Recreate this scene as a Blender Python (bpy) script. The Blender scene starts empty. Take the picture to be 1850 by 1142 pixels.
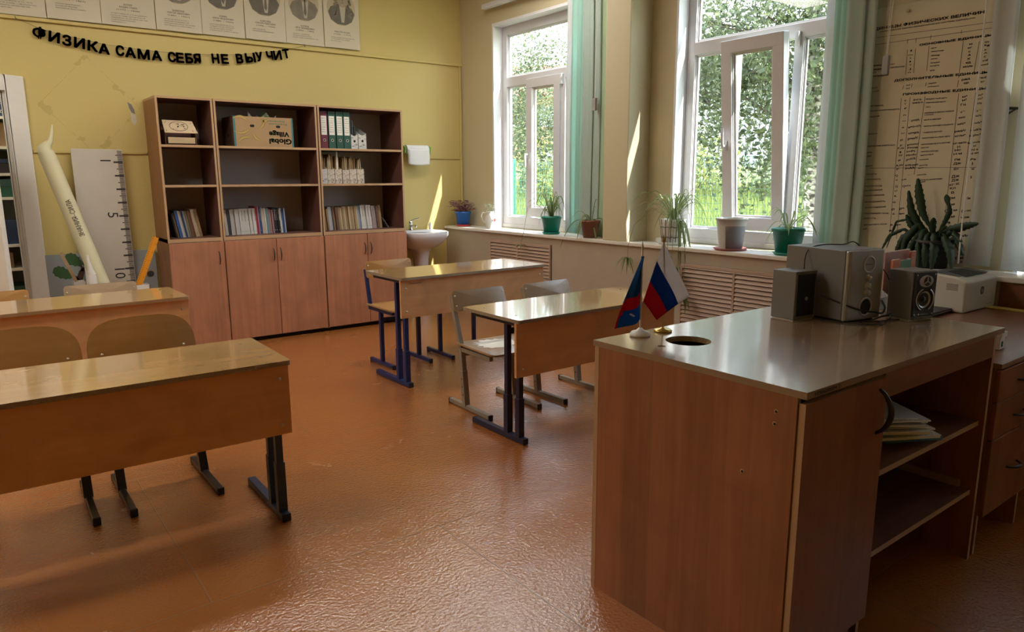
import bpy, bmesh, math, random
from mathutils import Vector, Matrix, Euler
PI = math.pi
SC = bpy.context.scene
COL = SC.collection
R = random.Random(7)

# ------------------------------------------------------------------ camera
F_PX, YAW, PITCH, ROLL, CAM_H = 1294.55, 0.6521, 0.1893, -0.0041, 1.3448
def make_camera():
    cy, sy, cp, sp = math.cos(YAW), math.sin(YAW), math.cos(PITCH), math.sin(PITCH)
    fw = Vector((sy*cp, cy*cp, -sp)); rt = Vector((cy, -sy, 0)); up = rt.cross(fw)
    r2 = math.cos(ROLL)*rt + math.sin(ROLL)*up
    u2 = -math.sin(ROLL)*rt + math.cos(ROLL)*up
    cd = bpy.data.cameras.new('camera'); co = bpy.data.objects.new('camera', cd); COL.objects.link(co)
    m = Matrix.Identity(4)
    for i in range(3):
        m[i][0], m[i][1], m[i][2] = r2[i], u2[i], -fw[i]
    m[0][3], m[1][3], m[2][3] = 0, 0, CAM_H
    co.matrix_world = m
    cd.sensor_fit = 'HORIZONTAL'; cd.sensor_width = 36; cd.lens = 36*F_PX/1850
    cd.clip_start = .05; cd.clip_end = 400
    SC.camera = co
make_camera()

# ------------------------------------------------------------------ sky, sun, exposure
SC.view_settings.view_transform = 'Standard'
SC.view_settings.look = 'None'
SC.view_settings.exposure = 1.5
SC.view_settings.gamma = 1.0
SC.view_settings.use_curve_mapping = False
SC.cycles.max_bounces = 8
SC.cycles.diffuse_bounces = 4
SC.cycles.glossy_bounces = 4
SC.cycles.transmission_bounces = 4
SC.cycles.transparent_max_bounces = 16
SC.cycles.caustics_reflective = False
SC.cycles.caustics_refractive = False
SC.cycles.sample_clamp_indirect = 4.0
SKY_STRENGTH = 3.5
SUN_STRENGTH = 7.0
FILL_STRENGTH = 7.5
def make_world():
    w = bpy.data.worlds.new('sky'); SC.world = w; w.use_nodes = True
    nt = w.node_tree; N = nt.nodes; L = nt.links
    bg = N['Background']; bg.inputs['Strength'].default_value = SKY_STRENGTH
    tc = N.new('ShaderNodeTexCoord'); sep = N.new('ShaderNodeSeparateXYZ'); L.new(tc.outputs['Generated'], sep.inputs[0])
    r = N.new('ShaderNodeValToRGB'); L.new(sep.outputs['Z'], r.inputs[0])
    r.color_ramp.elements[0].position = 0.0; r.color_ramp.elements[0].color = (.80, .88, .96, 1)
    r.color_ramp.elements[1].position = 0.7; r.color_ramp.elements[1].color = (.42, .62, .92, 1)
    nz = N.new('ShaderNodeTexNoise'); nz.inputs['Scale'].default_value = 3.2; nz.inputs['Detail'].default_value = 6
    L.new(tc.outputs['Generated'], nz.inputs['Vector'])
    r2 = N.new('ShaderNodeValToRGB'); L.new(nz.outputs['Fac'], r2.inputs[0])
    r2.color_ramp.elements[0].position = .42; r2.color_ramp.elements[1].position = .62
    mx = N.new('ShaderNodeMix'); mx.data_type = 'RGBA'
    L.new(r2.outputs['Color'], mx.inputs['Factor']); L.new(r.outputs['Color'], mx.inputs['A']); mx.inputs['B'].default_value = (.97, .98, 1, 1)
    L.new(mx.outputs['Result'], bg.inputs['Color'])
make_world()
def make_sun():
    ld = bpy.data.lights.new('sun', 'SUN'); ld.energy = SUN_STRENGTH; ld.angle = math.radians(.6); ld.color = (1, .95, .86)
    o = bpy.data.objects.new('sun', ld); COL.objects.link(o)
    d = Vector((-.26, .57, -.78)).normalized()
    o.rotation_euler = d.to_track_quat('-Z', 'Y').to_euler(); o.location = (8, -6, 12)
make_sun()

# ------------------------------------------------------------------ materials
def new_mat(name):
    m = bpy.data.materials.new(name); m.use_nodes = True
    nt = m.node_tree
    return m, nt.nodes, nt.links, nt.nodes['Principled BSDF']
def bump(N, L, b, scale, strength, detail=3, dist=.01, vec=None, stretch=None):
    tc = N.new('ShaderNodeTexCoord'); nz = N.new('ShaderNodeTexNoise'); nz.inputs['Scale'].default_value = scale; nz.inputs['Detail'].default_value = detail
    if stretch:
        mp = N.new('ShaderNodeMapping'); mp.inputs['Scale'].default_value = stretch; L.new(tc.outputs['Object'], mp.inputs[0]); L.new(mp.outputs[0], nz.inputs['Vector'])
    else: L.new(tc.outputs['Object'], nz.inputs['Vector'])
    bp = N.new('ShaderNodeBump'); bp.inputs['Strength'].default_value = strength; bp.inputs['Distance'].default_value = dist
    L.new(nz.outputs['Fac'], bp.inputs['Height']); L.new(bp.outputs[0], b.inputs['Normal'])
    return bp
MATS = {}
def plain(name, col, rough=.5, metal=0., var=.06, vscale=9, bmp=0., bscale=80, spec=.5, coat=0.):
    """a plain surface whose tone drifts slightly"""
    if name in MATS: return MATS[name]
    m, N, L, b = new_mat(name)
    tc = N.new('ShaderNodeTexCoord'); nz = N.new('ShaderNodeTexNoise'); nz.inputs['Scale'].default_value = vscale; nz.inputs['Detail'].default_value = 4
    L.new(tc.outputs['Object'], nz.inputs['Vector'])
    mx = N.new('ShaderNodeMix'); mx.data_type = 'RGBA'; L.new(nz.outputs['Fac'], mx.inputs['Factor'])
    mx.inputs['A'].default_value = (*[c*(1-var) for c in col], 1); mx.inputs['B'].default_value = (*[min(1, c*(1+var)) for c in col], 1)
    L.new(mx.outputs['Result'], b.inputs['Base Color'])
    b.inputs['Roughness'].default_value = rough; b.inputs['Metallic'].default_value = metal; b.inputs['Specular IOR Level'].default_value = spec
    b.inputs['Coat Weight'].default_value = coat
    if bmp: bump(N, L, b, bscale, bmp)
    MATS[name] = m
    return m
def wood(name, c1, c2, axis='Z', rough=.4, plank=.09, pvar=.12, across='X', bmp=.02, grain=1., spec=.5, coat=0., crough=.07, cior=1.7):
    """laminate with stretched grain and faint plank bands"""
    m, N, L, b = new_mat(name)
    tc = N.new('ShaderNodeTexCoord'); oi = N.new('ShaderNodeObjectInfo')
    ad = N.new('ShaderNodeVectorMath'); ad.operation = 'ADD'; L.new(tc.outputs['Object'], ad.inputs[0]); 
    sc = N.new('ShaderNodeVectorMath'); sc.operation = 'SCALE'; sc.inputs['Scale'].default_value = 3.0
    cmb = N.new('ShaderNodeCombineXYZ')
    for k in range(3): L.new(oi.outputs['Random'], cmb.inputs[k])
    L.new(cmb.outputs[0], sc.inputs[0]); L.new(sc.outputs[0], ad.inputs[1])
    sx = {'X': (1.4, 26, 26), 'Y': (26, 1.4, 26), 'Z': (26, 26, 1.4)}[axis]
    mp = N.new('ShaderNodeMapping'); mp.inputs['Scale'].default_value = tuple(s*grain for s in sx); L.new(ad.outputs[0], mp.inputs[0])
    nz = N.new('ShaderNodeTexNoise'); nz.inputs['Scale'].default_value = 1.0; nz.inputs['Detail'].default_value = 5; nz.inputs['Roughness'].default_value = .6; nz.inputs['Distortion'].default_value = .7
    L.new(mp.outputs[0], nz.inputs['Vector'])
    rp = N.new('ShaderNodeValToRGB'); rp.color_ramp.elements[0].position = .3; rp.color_ramp.elements[1].position = .72
    rp.color_ramp.elements[0].color = (*c1, 1); rp.color_ramp.elements[1].color = (*c2, 1); L.new(nz.outputs['Fac'], rp.inputs[0])
    sp = N.new('ShaderNodeSeparateXYZ'); L.new(ad.outputs[0], sp.inputs[0])
    dv = N.new('ShaderNodeMath'); dv.operation = 'DIVIDE'; L.new(sp.outputs[across], dv.inputs[0]); dv.inputs[1].default_value = plank
    fl = N.new('ShaderNodeMath'); fl.operation = 'FLOOR'; L.new(dv.outputs[0], fl.inputs[0])
    wn = N.new('ShaderNodeTexWhiteNoise'); wn.noise_dimensions = '1D'; L.new(fl.outputs[0], wn.inputs['W'])
    mr = N.new('ShaderNodeMapRange'); mr.inputs['To Min'].default_value = 1-pvar; mr.inputs['To Max'].default_value = 1+pvar; L.new(wn.outputs['Value'], mr.inputs['Value'])
    # slow figure along the boards
    n2 = N.new('ShaderNodeTexNoise'); n2.inputs['Scale'].default_value = 3.5; n2.inputs['Detail'].default_value = 6; n2.inputs['Distortion'].default_value = 1.5; L.new(ad.outputs[0], n2.inputs['Vector'])
    m3 = N.new('ShaderNodeMapRange'); m3.inputs['From Min'].default_value = .3; m3.inputs['From Max'].default_value = .7; m3.inputs['To Min'].default_value = .89; m3.inputs['To Max'].default_value = 1.10; L.new(n2.outputs['Fac'], m3.inputs['Value'])
    ml = N.new('ShaderNodeMath'); ml.operation = 'MULTIPLY'; L.new(mr.outputs[0], ml.inputs[0]); L.new(m3.outputs[0], ml.inputs[1])
    vm = N.new('ShaderNodeVectorMath'); vm.operation = 'SCALE'; L.new(rp.outputs['Color'], vm.inputs[0]); L.new(ml.outputs[0], vm.inputs['Scale'])
    L.new(vm.outputs[0], b.inputs['Base Color'])
    b.inputs['Roughness'].default_value = rough; b.inputs['Specular IOR Level'].default_value = spec; b.inputs['Coat Weight'].default_value = coat; b.inputs['Coat Roughness'].default_value = crough; b.inputs['Coat IOR'].default_value = cior
    if bmp:
        bp = N.new('ShaderNodeBump'); bp.inputs['Strength'].default_value = bmp; bp.inputs['Distance'].default_value = .004; L.new(nz.outputs['Fac'], bp.inputs['Height']); L.new(bp.outputs[0], b.inputs['Normal'])
    MATS[name] = m
    return m
def fabric(name, col, trans=.45, tcol=None):
    m, N, L, b = new_mat(name)
    out = N['Material Output']
    d = N.new('ShaderNodeBsdfDiffuse'); t = N.new('ShaderNodeBsdfTranslucent'); mx = N.new('ShaderNodeMixShader')
    tc = N.new('ShaderNodeTexCoord'); wv = N.new('ShaderNodeTexNoise'); wv.inputs['Scale'].default_value = 60; L.new(tc.outputs['Object'], wv.inputs['Vector'])
    cm = N.new('ShaderNodeMix'); cm.data_type = 'RGBA'; L.new(wv.outputs['Fac'], cm.inputs['Factor']); cm.inputs['A'].default_value = (*[c*.95 for c in col], 1); cm.inputs['B'].default_value = (*[min(1, c*1.05) for c in col], 1)
    L.new(cm.outputs['Result'], d.inputs['Color']); t.inputs['Color'].default_value = (*(tcol or col), 1)
    mx.inputs[0].default_value = trans; L.new(d.outputs[0], mx.inputs[1]); L.new(t.outputs[0], mx.inputs[2]); L.new(mx.outputs[0], out.inputs['Surface'])
    MATS[name] = m
    return m
def leafmat(name, c1, c2, trans=.4, scale=1.2):
    m, N, L, b = new_mat(name)
    out = N['Material Output']
    geo = N.new('ShaderNodeNewGeometry')
    mxc = N.new('ShaderNodeMix'); mxc.data_type = 'RGBA'; L.new(geo.outputs['Random Per Island'], mxc.inputs['Factor']); mxc.inputs['A'].default_value = (*c1, 1); mxc.inputs['B'].default_value = (*c2, 1)
    L.new(mxc.outputs['Result'], b.inputs['Base Color']); b.inputs['Roughness'].default_value = .5
    t = N.new('ShaderNodeBsdfTranslucent'); L.new(mxc.outputs['Result'], t.inputs['Color'])
    mx = N.new('ShaderNodeMixShader'); mx.inputs[0].default_value = trans; L.new(b.outputs[0], mx.inputs[1]); L.new(t.outputs[0], mx.inputs[2]); L.new(mx.outputs[0], out.inputs['Surface'])
    MATS[name] = m
    return m
def glassmat(name, tint=(.97, .99, .98), refl=.07):
    m, N, L, b = new_mat(name)
    out = N['Material Output']
    t = N.new('ShaderNodeBsdfTransparent'); t.inputs['Color'].default_value = (*tint, 1)
    g = N.new('ShaderNodeBsdfGlossy'); g.inputs['Roughness'].default_value = .02
    fr = N.new('ShaderNodeFresnel'); fr.inputs['IOR'].default_value = 1.45
    ge = N.new('ShaderNodeNewGeometry'); inv = N.new('ShaderNodeMath'); inv.operation = 'SUBTRACT'; inv.inputs[0].default_value = 1; L.new(ge.outputs['Backfacing'], inv.inputs[1])
    mu = N.new('ShaderNodeMath'); mu.operation = 'MULTIPLY'; L.new(fr.outputs[0], mu.inputs[0]); L.new(inv.outputs[0], mu.inputs[1])
    mx = N.new('ShaderNodeMixShader'); L.new(mu.outputs[0], mx.inputs[0]); L.new(t.outputs[0], mx.inputs[1]); L.new(g.outputs[0], mx.inputs[2]); L.new(mx.outputs[0], out.inputs['Surface'])
    MATS[name] = m
    return m
def emit(name, col, s):
    m, N, L, b = new_mat(name)
    b.inputs['Base Color'].default_value = (*col, 1); b.inputs['Emission Color'].default_value = (*col, 1); b.inputs['Emission Strength'].default_value = s
    MATS[name] = m
    return m

def wallmat(name, base, stain=None):
    """matt oil paint; the back wall also carries the glue marks of a torn-off square poster"""
    m, N, L, b = new_mat(name)
    tc = N.new('ShaderNodeTexCoord')
    nz = N.new('ShaderNodeTexNoise'); nz.inputs['Scale'].default_value = 1.3; nz.inputs['Detail'].default_value = 6; L.new(tc.outputs['Object'], nz.inputs['Vector'])
    mx = N.new('ShaderNodeMix'); mx.data_type = 'RGBA'; L.new(nz.outputs['Fac'], mx.inputs['Factor'])
    mx.inputs['A'].default_value = (*[c*.94 for c in base], 1); mx.inputs['B'].default_value = (*[min(1, c*1.06) for c in base], 1)
    col = mx.outputs['Result']
    if stain:
        cx, cz, ra, rb = stain
        sp = N.new('ShaderNodeSeparateXYZ'); L.new(tc.outputs['Object'], sp.inputs[0])
        def mth(op, a, bb=None):
            n = N.new('ShaderNodeMath'); n.operation = op
            for i, v in enumerate((a, bb)):
                if v is None: continue
                if isinstance(v, (int, float)): n.inputs[i].default_value = v
                else: L.new(v, n.inputs[i])
            return n.outputs[0]
        dx = mth('DIVIDE', mth('ABSOLUTE', mth('SUBTRACT', sp.outputs['X'], cx)), ra)
        dz = mth('DIVIDE', mth('ABSOLUTE', mth('SUBTRACT', sp.outputs['Z'], cz)), rb)
        n3 = N.new('ShaderNodeTexNoise'); n3.inputs['Scale'].default_value = 16; n3.inputs['Detail'].default_value = 5; L.new(tc.outputs['Object'], n3.inputs['Vector'])
        d = mth('ABSOLUTE', mth('SUBTRACT', mth('ADD', dx, dz), 1.0))
        band = mth('LESS_THAN', mth('ADD', d, mth('MULTIPLY', mth('SUBTRACT', n3.outputs['Fac'], .5), .5)), .07)
        n2 = N.new('ShaderNodeTexNoise'); n2.inputs['Scale'].default_value = 9; n2.inputs['Detail'].default_value = 4; L.new(tc.outputs['Object'], n2.inputs['Vector'])
        spot = mth('GREATER_THAN', n2.outputs['Fac'], .56)
        thin = mth('MULTIPLY', mth('MULTIPLY', mth('LESS_THAN', d, .010), mth('GREATER_THAN', n3.outputs['Fac'], .48)), .45)
        f = mth('MAXIMUM', mth('MULTIPLY', mth('MULTIPLY', band, spot), .5), thin)
        m2 = N.new('ShaderNodeMix'); m2.data_type = 'RGBA'; L.new(f, m2.inputs['Factor']); L.new(col, m2.inputs['A']); m2.inputs['B'].default_value = (.42, .33, .10, 1)
        col = m2.outputs['Result']
    L.new(col, b.inputs['Base Color']); b.inputs['Roughness'].default_value = .55; b.inputs['Specular IOR Level'].default_value = .35
    bump(N, L, b, 35, .12, 5, .01)
    MATS[name] = m
    return m
def floormat():
    m, N, L, b = new_mat('floor_paint')
    tc = N.new('ShaderNodeTexCoord')
    nz = N.new('ShaderNodeTexNoise'); nz.inputs['Scale'].default_value = 1.1; nz.inputs['Detail'].default_value = 7; L.new(tc.outputs['Object'], nz.inputs['Vector'])
    rp = N.new('ShaderNodeValToRGB'); L.new(nz.outputs['Fac'], rp.inputs[0])
    rp.color_ramp.elements[0].position = .3; rp.color_ramp.elements[0].color = (.36, .115, .019, 1); rp.color_ramp.elements[1].position = .72; rp.color_ramp.elements[1].color = (.47, .165, .032, 1)
    mp = N.new('ShaderNodeMapping'); mp.inputs['Location'].default_value = (.35, .2, 0); mp.inputs['Rotation'].default_value = (0, 0, 0); L.new(tc.outputs['Object'], mp.inputs[0])
    br = N.new('ShaderNodeTexBrick'); br.inputs['Scale'].default_value = 1.0; br.inputs['Brick Width'].default_value = 1.7; br.inputs['Row Height'].default_value = 1.22; br.inputs['Mortar Size'].default_value = .004; br.inputs['Mortar Smooth'].default_value = .3
    n3 = N.new('ShaderNodeTexNoise'); n3.inputs['Scale'].default_value = 5; L.new(mp.outputs[0], n3.inputs['Vector'])
    mxv = N.new('ShaderNodeMix'); mxv.data_type = 'VECTOR'; mxv.inputs['Factor'].default_value = .012; L.new(mp.outputs[0], mxv.inputs['A']); L.new(n3.outputs['Color'], mxv.inputs['B']); L.new(mxv.outputs['Result'], br.inputs['Vector'])
    mx = N.new('ShaderNodeMix'); mx.data_type = 'RGBA'; L.new(br.outputs['Fac'], mx.inputs['Factor']); L.new(rp.outputs['Color'], mx.inputs['A']); mx.inputs['B'].default_value = (.40, .17, .05, 1)
    # scuffs
    n4 = N.new('ShaderNodeTexNoise'); n4.inputs['Scale'].default_value = 2.3; n4.inputs['Detail'].default_value = 8; n4.inputs['Distortion'].default_value = 2.5; L.new(tc.outputs['Object'], n4.inputs['Vector'])
    r4 = N.new('ShaderNodeValToRGB'); L.new(n4.outputs['Fac'], r4.inputs[0]); r4.color_ramp.elements[0].position = .60; r4.color_ramp.elements[1].position = .74; r4.color_ramp.elements[1].color = (.12, .12, .12, 1)
    m5 = N.new('ShaderNodeMix'); m5.data_type = 'RGBA'; L.new(r4.outputs['Color'], m5.inputs['Factor']); L.new(mx.outputs['Result'], m5.inputs['A']); m5.inputs['B'].default_value = (.16, .05, .02, 1)
    L.new(m5.outputs['Result'], b.inputs['Base Color'])
    rr = N.new('ShaderNodeMapRange'); L.new(n4.outputs['Fac'], rr.inputs['Value']); rr.inputs['To Min'].default_value = .22; rr.inputs['To Max'].default_value = .30; L.new(rr.outputs[0], b.inputs['Roughness'])
    b.inputs['Specular IOR Level'].default_value = .5
    b.inputs['Coat Weight'].default_value = 1.; b.inputs['Coat Roughness'].default_value = .13; b.inputs['Coat IOR'].default_value = 1.9
    b1 = N.new('ShaderNodeBump'); b1.inputs['Strength'].default_value = .36; b1.inputs['Distance'].default_value = .008
    nb = N.new('ShaderNodeTexNoise'); nb.inputs['Scale'].default_value = 85; nb.inputs['Detail'].default_value = 4; L.new(tc.outputs['Object'], nb.inputs['Vector']); L.new(nb.outputs['Fac'], b1.inputs['Height'])
    b2 = N.new('ShaderNodeBump'); b2.inputs['Strength'].default_value = .10; b2.inputs['Distance'].default_value = .03; nb2 = N.new('ShaderNodeTexNoise'); nb2.inputs['Scale'].default_value = 3.5; nb2.inputs['Detail'].default_value = 3; L.new(tc.outputs['Object'], nb2.inputs['Vector']); L.new(nb2.outputs['Fac'], b2.inputs['Height']); L.new(b1.outputs[0], b2.inputs['Normal'])
    b3 = N.new('ShaderNodeBump'); b3.invert = True; b3.inputs['Strength'].default_value = .6; b3.inputs['Distance'].default_value = .004; L.new(br.outputs['Fac'], b3.inputs['Height']); L.new(b2.outputs[0], b3.inputs['Normal'])
    L.new(b3.outputs[0], b.inputs['Normal']); L.new(b3.outputs[0], b.inputs['Coat Normal'])
    MATS['floor_paint'] = m
    return m

# ------------------------------------------------------------------ mesh building
class MB:
    def __init__(s): s.v = []; s.f = []; s.m = []; s.sm = []
    def add(s, vs, fs, mi=0, T=None, smooth=False):
        o = len(s.v)
        s.v += [tuple(T @ Vector(p)) for p in vs] if T is not None else [tuple(p) for p in vs]
        for f in fs: s.f.append([i+o for i in f]); s.m.append(mi); s.sm.append(smooth)
        return s
    def box(s, x0, x1, y0, y1, z0, z1, mi=0, T=None):
        v = [(x0,y0,z0),(x1,y0,z0),(x1,y1,z0),(x0,y1,z0),(x0,y0,z1),(x1,y0,z1),(x1,y1,z1),(x0,y1,z1)]
        f = [(3,2,1,0),(4,5,6,7),(0,1,5,4),(1,2,6,5),(2,3,7,6),(3,0,4,7)]
        ms = mi if isinstance(mi, (list, tuple)) else [mi]*6   # bottom, top, front(-y), right, back, left
        for fc, k in zip(f, ms):
            s.add([v[i] for i in fc], [(0,1,2,3)], k, T) if isinstance(mi, (list, tuple)) else None
        if not isinstance(mi, (list, tuple)): s.add(v, f, mi, T)
        return s
    def beam(s, p, q, w, h, up=(0,0,1), mi=0, T=None):
        p, q = Vector(p), Vector(q); d = (q-p).normalized(); u = Vector(up)
        if abs(d.dot(u)) > .98: u = Vector((0,1,0))
        a = d.cross(u).normalized()*w/2; b = a.cross(d).normalized()*h/2
        v = [p-a-b, p+a-b, p+a+b, p-a+b, q-a-b, q+a-b, q+a+b, q-a+b]
        s.add(v, [(0,1,2,3),(7,6,5,4),(0,4,5,1),(1,5,6,2),(2,6,7,3),(3,7,4,0)], mi, T); return s
    def tube(s, pts, r, n=8, mi=0, T=None, caps=True):
        pts = [Vector(p) for p in pts]; rs = r if isinstance(r, (list, tuple)) else [r]*len(pts)
        vs = []; fs = []; prev = None
        for i, p in enumerate(pts):
            d = (pts[min(i+1, len(pts)-1)]-pts[max(i-1, 0)]).normalized()
            if prev is None:
                a = d.orthogonal().normalized()
            else:
                a = prev - d*prev.dot(d)
                a = a.normalized() if a.length > 1e-6 else d.orthogonal().normalized()
            prev = a; b = d.cross(a)
            for k in range(n):
                t = 2*PI*k/n; vs.append(p+(a*math.cos(t)+b*math.sin(t))*rs[i])
        for i in range(len(pts)-1):
            for k in range(n):
                k2 = (k+1) % n; fs.append((i*n+k, i*n+k2, (i+1)*n+k2, (i+1)*n+k))
        s.add(vs, fs, mi, T, True)
        if caps:
            m = (len(pts)-1)*n
            s.add(vs[:n], [tuple(range(n))[::-1]], mi, T); s.add(vs[m:], [tuple(range(n))], mi, T)
        return s
    def lathe(s, prof, n=24, c=(0,0,0), mi=0, T=None, sx=1, sy=1, a0=0., a1=2*PI):
        full = abs(a1-a0-2*PI) < 1e-6; k = n if full else n+1
        vs = []; fs = []
        for r, z in prof:
            for i in range(k):
                t = a0+(a1-a0)*i/n; vs.append((c[0]+r*sx*math.cos(t), c[1]+r*sy*math.sin(t), c[2]+z))
        for j in range(len(prof)-1):
            for i in range(n):
                i2 = (i+1) % k if full else i+1
                fs.append((j*k+i, j*k+i2, (j+1)*k+i2, (j+1)*k+i))
        s.add(vs, fs, mi, T, True); return s
    def prism(s, poly, z0, z1, mi=0, T=None, cap_mi=None):
        n = len(poly); cm = mi if cap_mi is None else cap_mi
        v = [(x, y, z0) for x, y in poly]+[(x, y, z1) for x, y in poly]
        s.add(v, [(i, (i+1) % n, n+(i+1) % n, n+i) for i in range(n)], mi, T)
        s.add(v[:n], [tuple(range(n))[::-1]], cm, T); s.add(v[n:], [tuple(range(n))], cm, T)
        return s
    def pad(s, outline, t, fn=None, T=None, mi=0, emi=None, rings=(1, .93, .8, .6, .4, .2), edge=0.):
        """a plate with the given outline, bent by fn(x, y)"""
        fn = fn or (lambda x, y: 0); n = len(outline)
        cx = sum(p[0] for p in outline)/n; cy = sum(p[1] for p in outline)/n
        emi = mi if emi is None else emi
        def surf(sgn):
            vs = []
            for k in rings:
                for x, y in outline:
                    X = cx+(x-cx)*k; Y = cy+(y-cy)*k; vs.append((X, Y, fn(X, Y)+sgn*t/2))
            vs.append((cx, cy, fn(cx, cy)+sgn*t/2)); return vs
        top, bot = surf(1), surf(-1)
        fs = []
        for r in range(len(rings)-1):
            for i in range(n):
                j = (i+1) % n; fs.append((r*n+i, r*n+j, (r+1)*n+j, (r+1)*n+i))
        c = len(rings)*n; r = len(rings)-1
        for i in range(n): fs.append((r*n+i, r*n+(i+1) % n, c))
        s.add(top, fs, mi, T, True); s.add(bot, [f[::-1] for f in fs], mi, T, True)
        s.add(top[:n]+bot[:n], [(n+i, n+(i+1) % n, (i+1) % n, i) for i in range(n)], emi, T, True)
        return s
    def build(s, name, mats, parent=None, bevel=0., loc=None, seg=2, autosmooth=False):
        me = bpy.data.meshes.new(name); me.from_pydata(s.v, [], s.f)
        for m in (mats if isinstance(mats, (list, tuple)) else [mats]): me.materials.append(MATS[m] if isinstance(m, str) else m)
        me.polygons.foreach_set('material_index', s.m); me.polygons.foreach_set('use_smooth', s.sm)
        me.update()
        o = bpy.data.objects.new(name, me); COL.objects.link(o)
        if parent is not None: o.parent = parent
        if loc is not None: o.location = loc
        if bevel:
            bm = bmesh.new(); bm.from_mesh(me); bmesh.ops.remove_doubles(bm, verts=bm.verts, dist=1e-5); bm.to_mesh(me); bm.free()
            md = o.modifiers.new('bevel', 'BEVEL'); md.width = bevel; md.segments = seg; md.limit_method = 'ANGLE'; md.angle_limit = math.radians(40); md.harden_normals = False
        return o
def rrect(w, h, r, n=5, cx=0., cy=0.):
    pts = []
    for sx, sy, a in ((1, 1, 0), (-1, 1, PI/2), (-1, -1, PI), (1, -1, 1.5*PI)):
        for i in range(n+1):
            t = a+PI/2*i/n; pts.append((cx+sx*(w/2-r)+r*math.cos(t), cy+sy*(h/2-r)+r*math.sin(t)))
    return pts
def ell(rx, ry, n=24, cx=0., cy=0.): return [(cx+rx*math.cos(2*PI*i/n), cy+ry*math.sin(2*PI*i/n)) for i in range(n)]
def frame_T(o, x, y):
    """matrix taking local (x, y, z) to the plane at o with right x and up y"""
    x = Vector(x).normalized(); y = Vector(y); y = (y-x*y.dot(x)).normalized(); z = x.cross(y)
    m = Matrix.Identity(4)
    for i in range(3): m[i][0], m[i][1], m[i][2], m[i][3] = x[i], y[i], z[i], o[i]
    return m
def Tm(loc=(0,0,0), rot=(0,0,0)): return Matrix.Translation(loc) @ Euler(rot).to_matrix().to_4x4()

def thing(name, label, cat, loc=(0,0,0), rz=0., group=None, kind=None):
    o = bpy.data.objects.new(name, None); COL.objects.link(o); o.empty_display_size = .05
    o.location = loc; o.rotation_euler = (0, 0, rz)
    return tag(o, label, cat, group, kind)
def tag(o, label=None, cat=None, group=None, kind=None):
    if label: o['label'] = label
    if cat: o['category'] = cat
    if group: o['group'] = group
    if kind: o['kind'] = kind
    return o
def struct(o, label=None): 
    o['kind'] = 'structure'
    if label: o['label'] = label
    return o
def kids(o): return [c for c in bpy.data.objects if c.parent is o]
def dup(o, loc=None, rz=None, label=None, parent=None):
    c = o.copy(); COL.objects.link(c)
    if parent is not None: c.parent = parent
    if loc is not None: c.location = loc
    if rz is not None: c.rotation_euler = (0, 0, rz)
    if label: c['label'] = label
    for k in kids(o): dup(k, parent=c)
    return c

_tc = {}
def text_mesh(s, bold=0.):
    """(verts, faces, width) of a string at size 1, from the built-in face; cap height is about .73"""
    key = (s, bold)
    if key in _tc: return _tc[key]
    c = bpy.data.curves.new('t', 'FONT'); c.body = s; c.offset = bold; c.resolution_u = 3
    o = bpy.data.objects.new('t', c); COL.objects.link(o)
    me = bpy.data.meshes.new_from_object(o.evaluated_get(bpy.context.evaluated_depsgraph_get()))
    vs = [tuple(v.co) for v in me.vertices]; fs = [tuple(p.vertices) for p in me.polygons]
    bpy.data.objects.remove(o); bpy.data.curves.remove(c); bpy.data.meshes.remove(me)
    x0 = min((v[0] for v in vs), default=0); x1 = max((v[0] for v in vs), default=1)
    vs = [(v[0]-x0, v[1], v[2]) for v in vs]
    _tc[key] = (vs, fs, x1-x0)
    return _tc[key]
def put_bold(mb, s, T, h, width, align, fat, depth):
    """heavy letters: the strokes thickened by fat on every side"""
    for dx, dy in ((-1, -.7), (1, -.7), (-1, .7), (1, .7), (0, 0), (0, 1), (0, -1), (-1, 0), (1, 0)):
        put_text(mb, s, T @ Matrix.Translation((dx*fat, dy*fat, 0)), h-2*fat, width-2*fat, align, depth=depth)
def put_text(mb, s, T, h, width=None, align='L', mi=0, bold=0., depth=0.):
    """letters on plane T (z out of the surface): cap height h, squeezed to width when given"""
    vs, fs, w = text_mesh(s, bold); k = h/.73; kx = width/w if width else k
    off = {'L': 0, 'C': -w*kx/2, 'R': -w*kx}[align]
    v2 = [(v[0]*kx+off, v[1]*k, depth) for v in vs]
    mb.add(v2, fs, mi, T)
    if depth:
        from collections import Counter
        e = Counter(); 
        for f in fs:
            for a, b in zip(f, f[1:]+f[:1]): e[(a, b)] += 1
        rim = [(a, b) for (a, b) in e if (b, a) not in e]
        n = len(v2); v3 = v2+[(x, y, 0) for x, y, z in v2]
        mb.add(v3, [(b, a, n+a, n+b) for a, b in rim], mi, T)
    return w*kx
ORD = 'first second third fourth fifth sixth seventh eighth ninth tenth eleventh twelfth thirteenth fourteenth fifteenth sixteenth seventeenth eighteenth nineteenth twentieth twenty-first twenty-second twenty-third twenty-fourth twenty-fifth twenty-sixth twenty-seventh twenty-eighth twenty-ninth thirtieth thirty-first thirty-second thirty-third thirty-fourth'.split()
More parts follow.
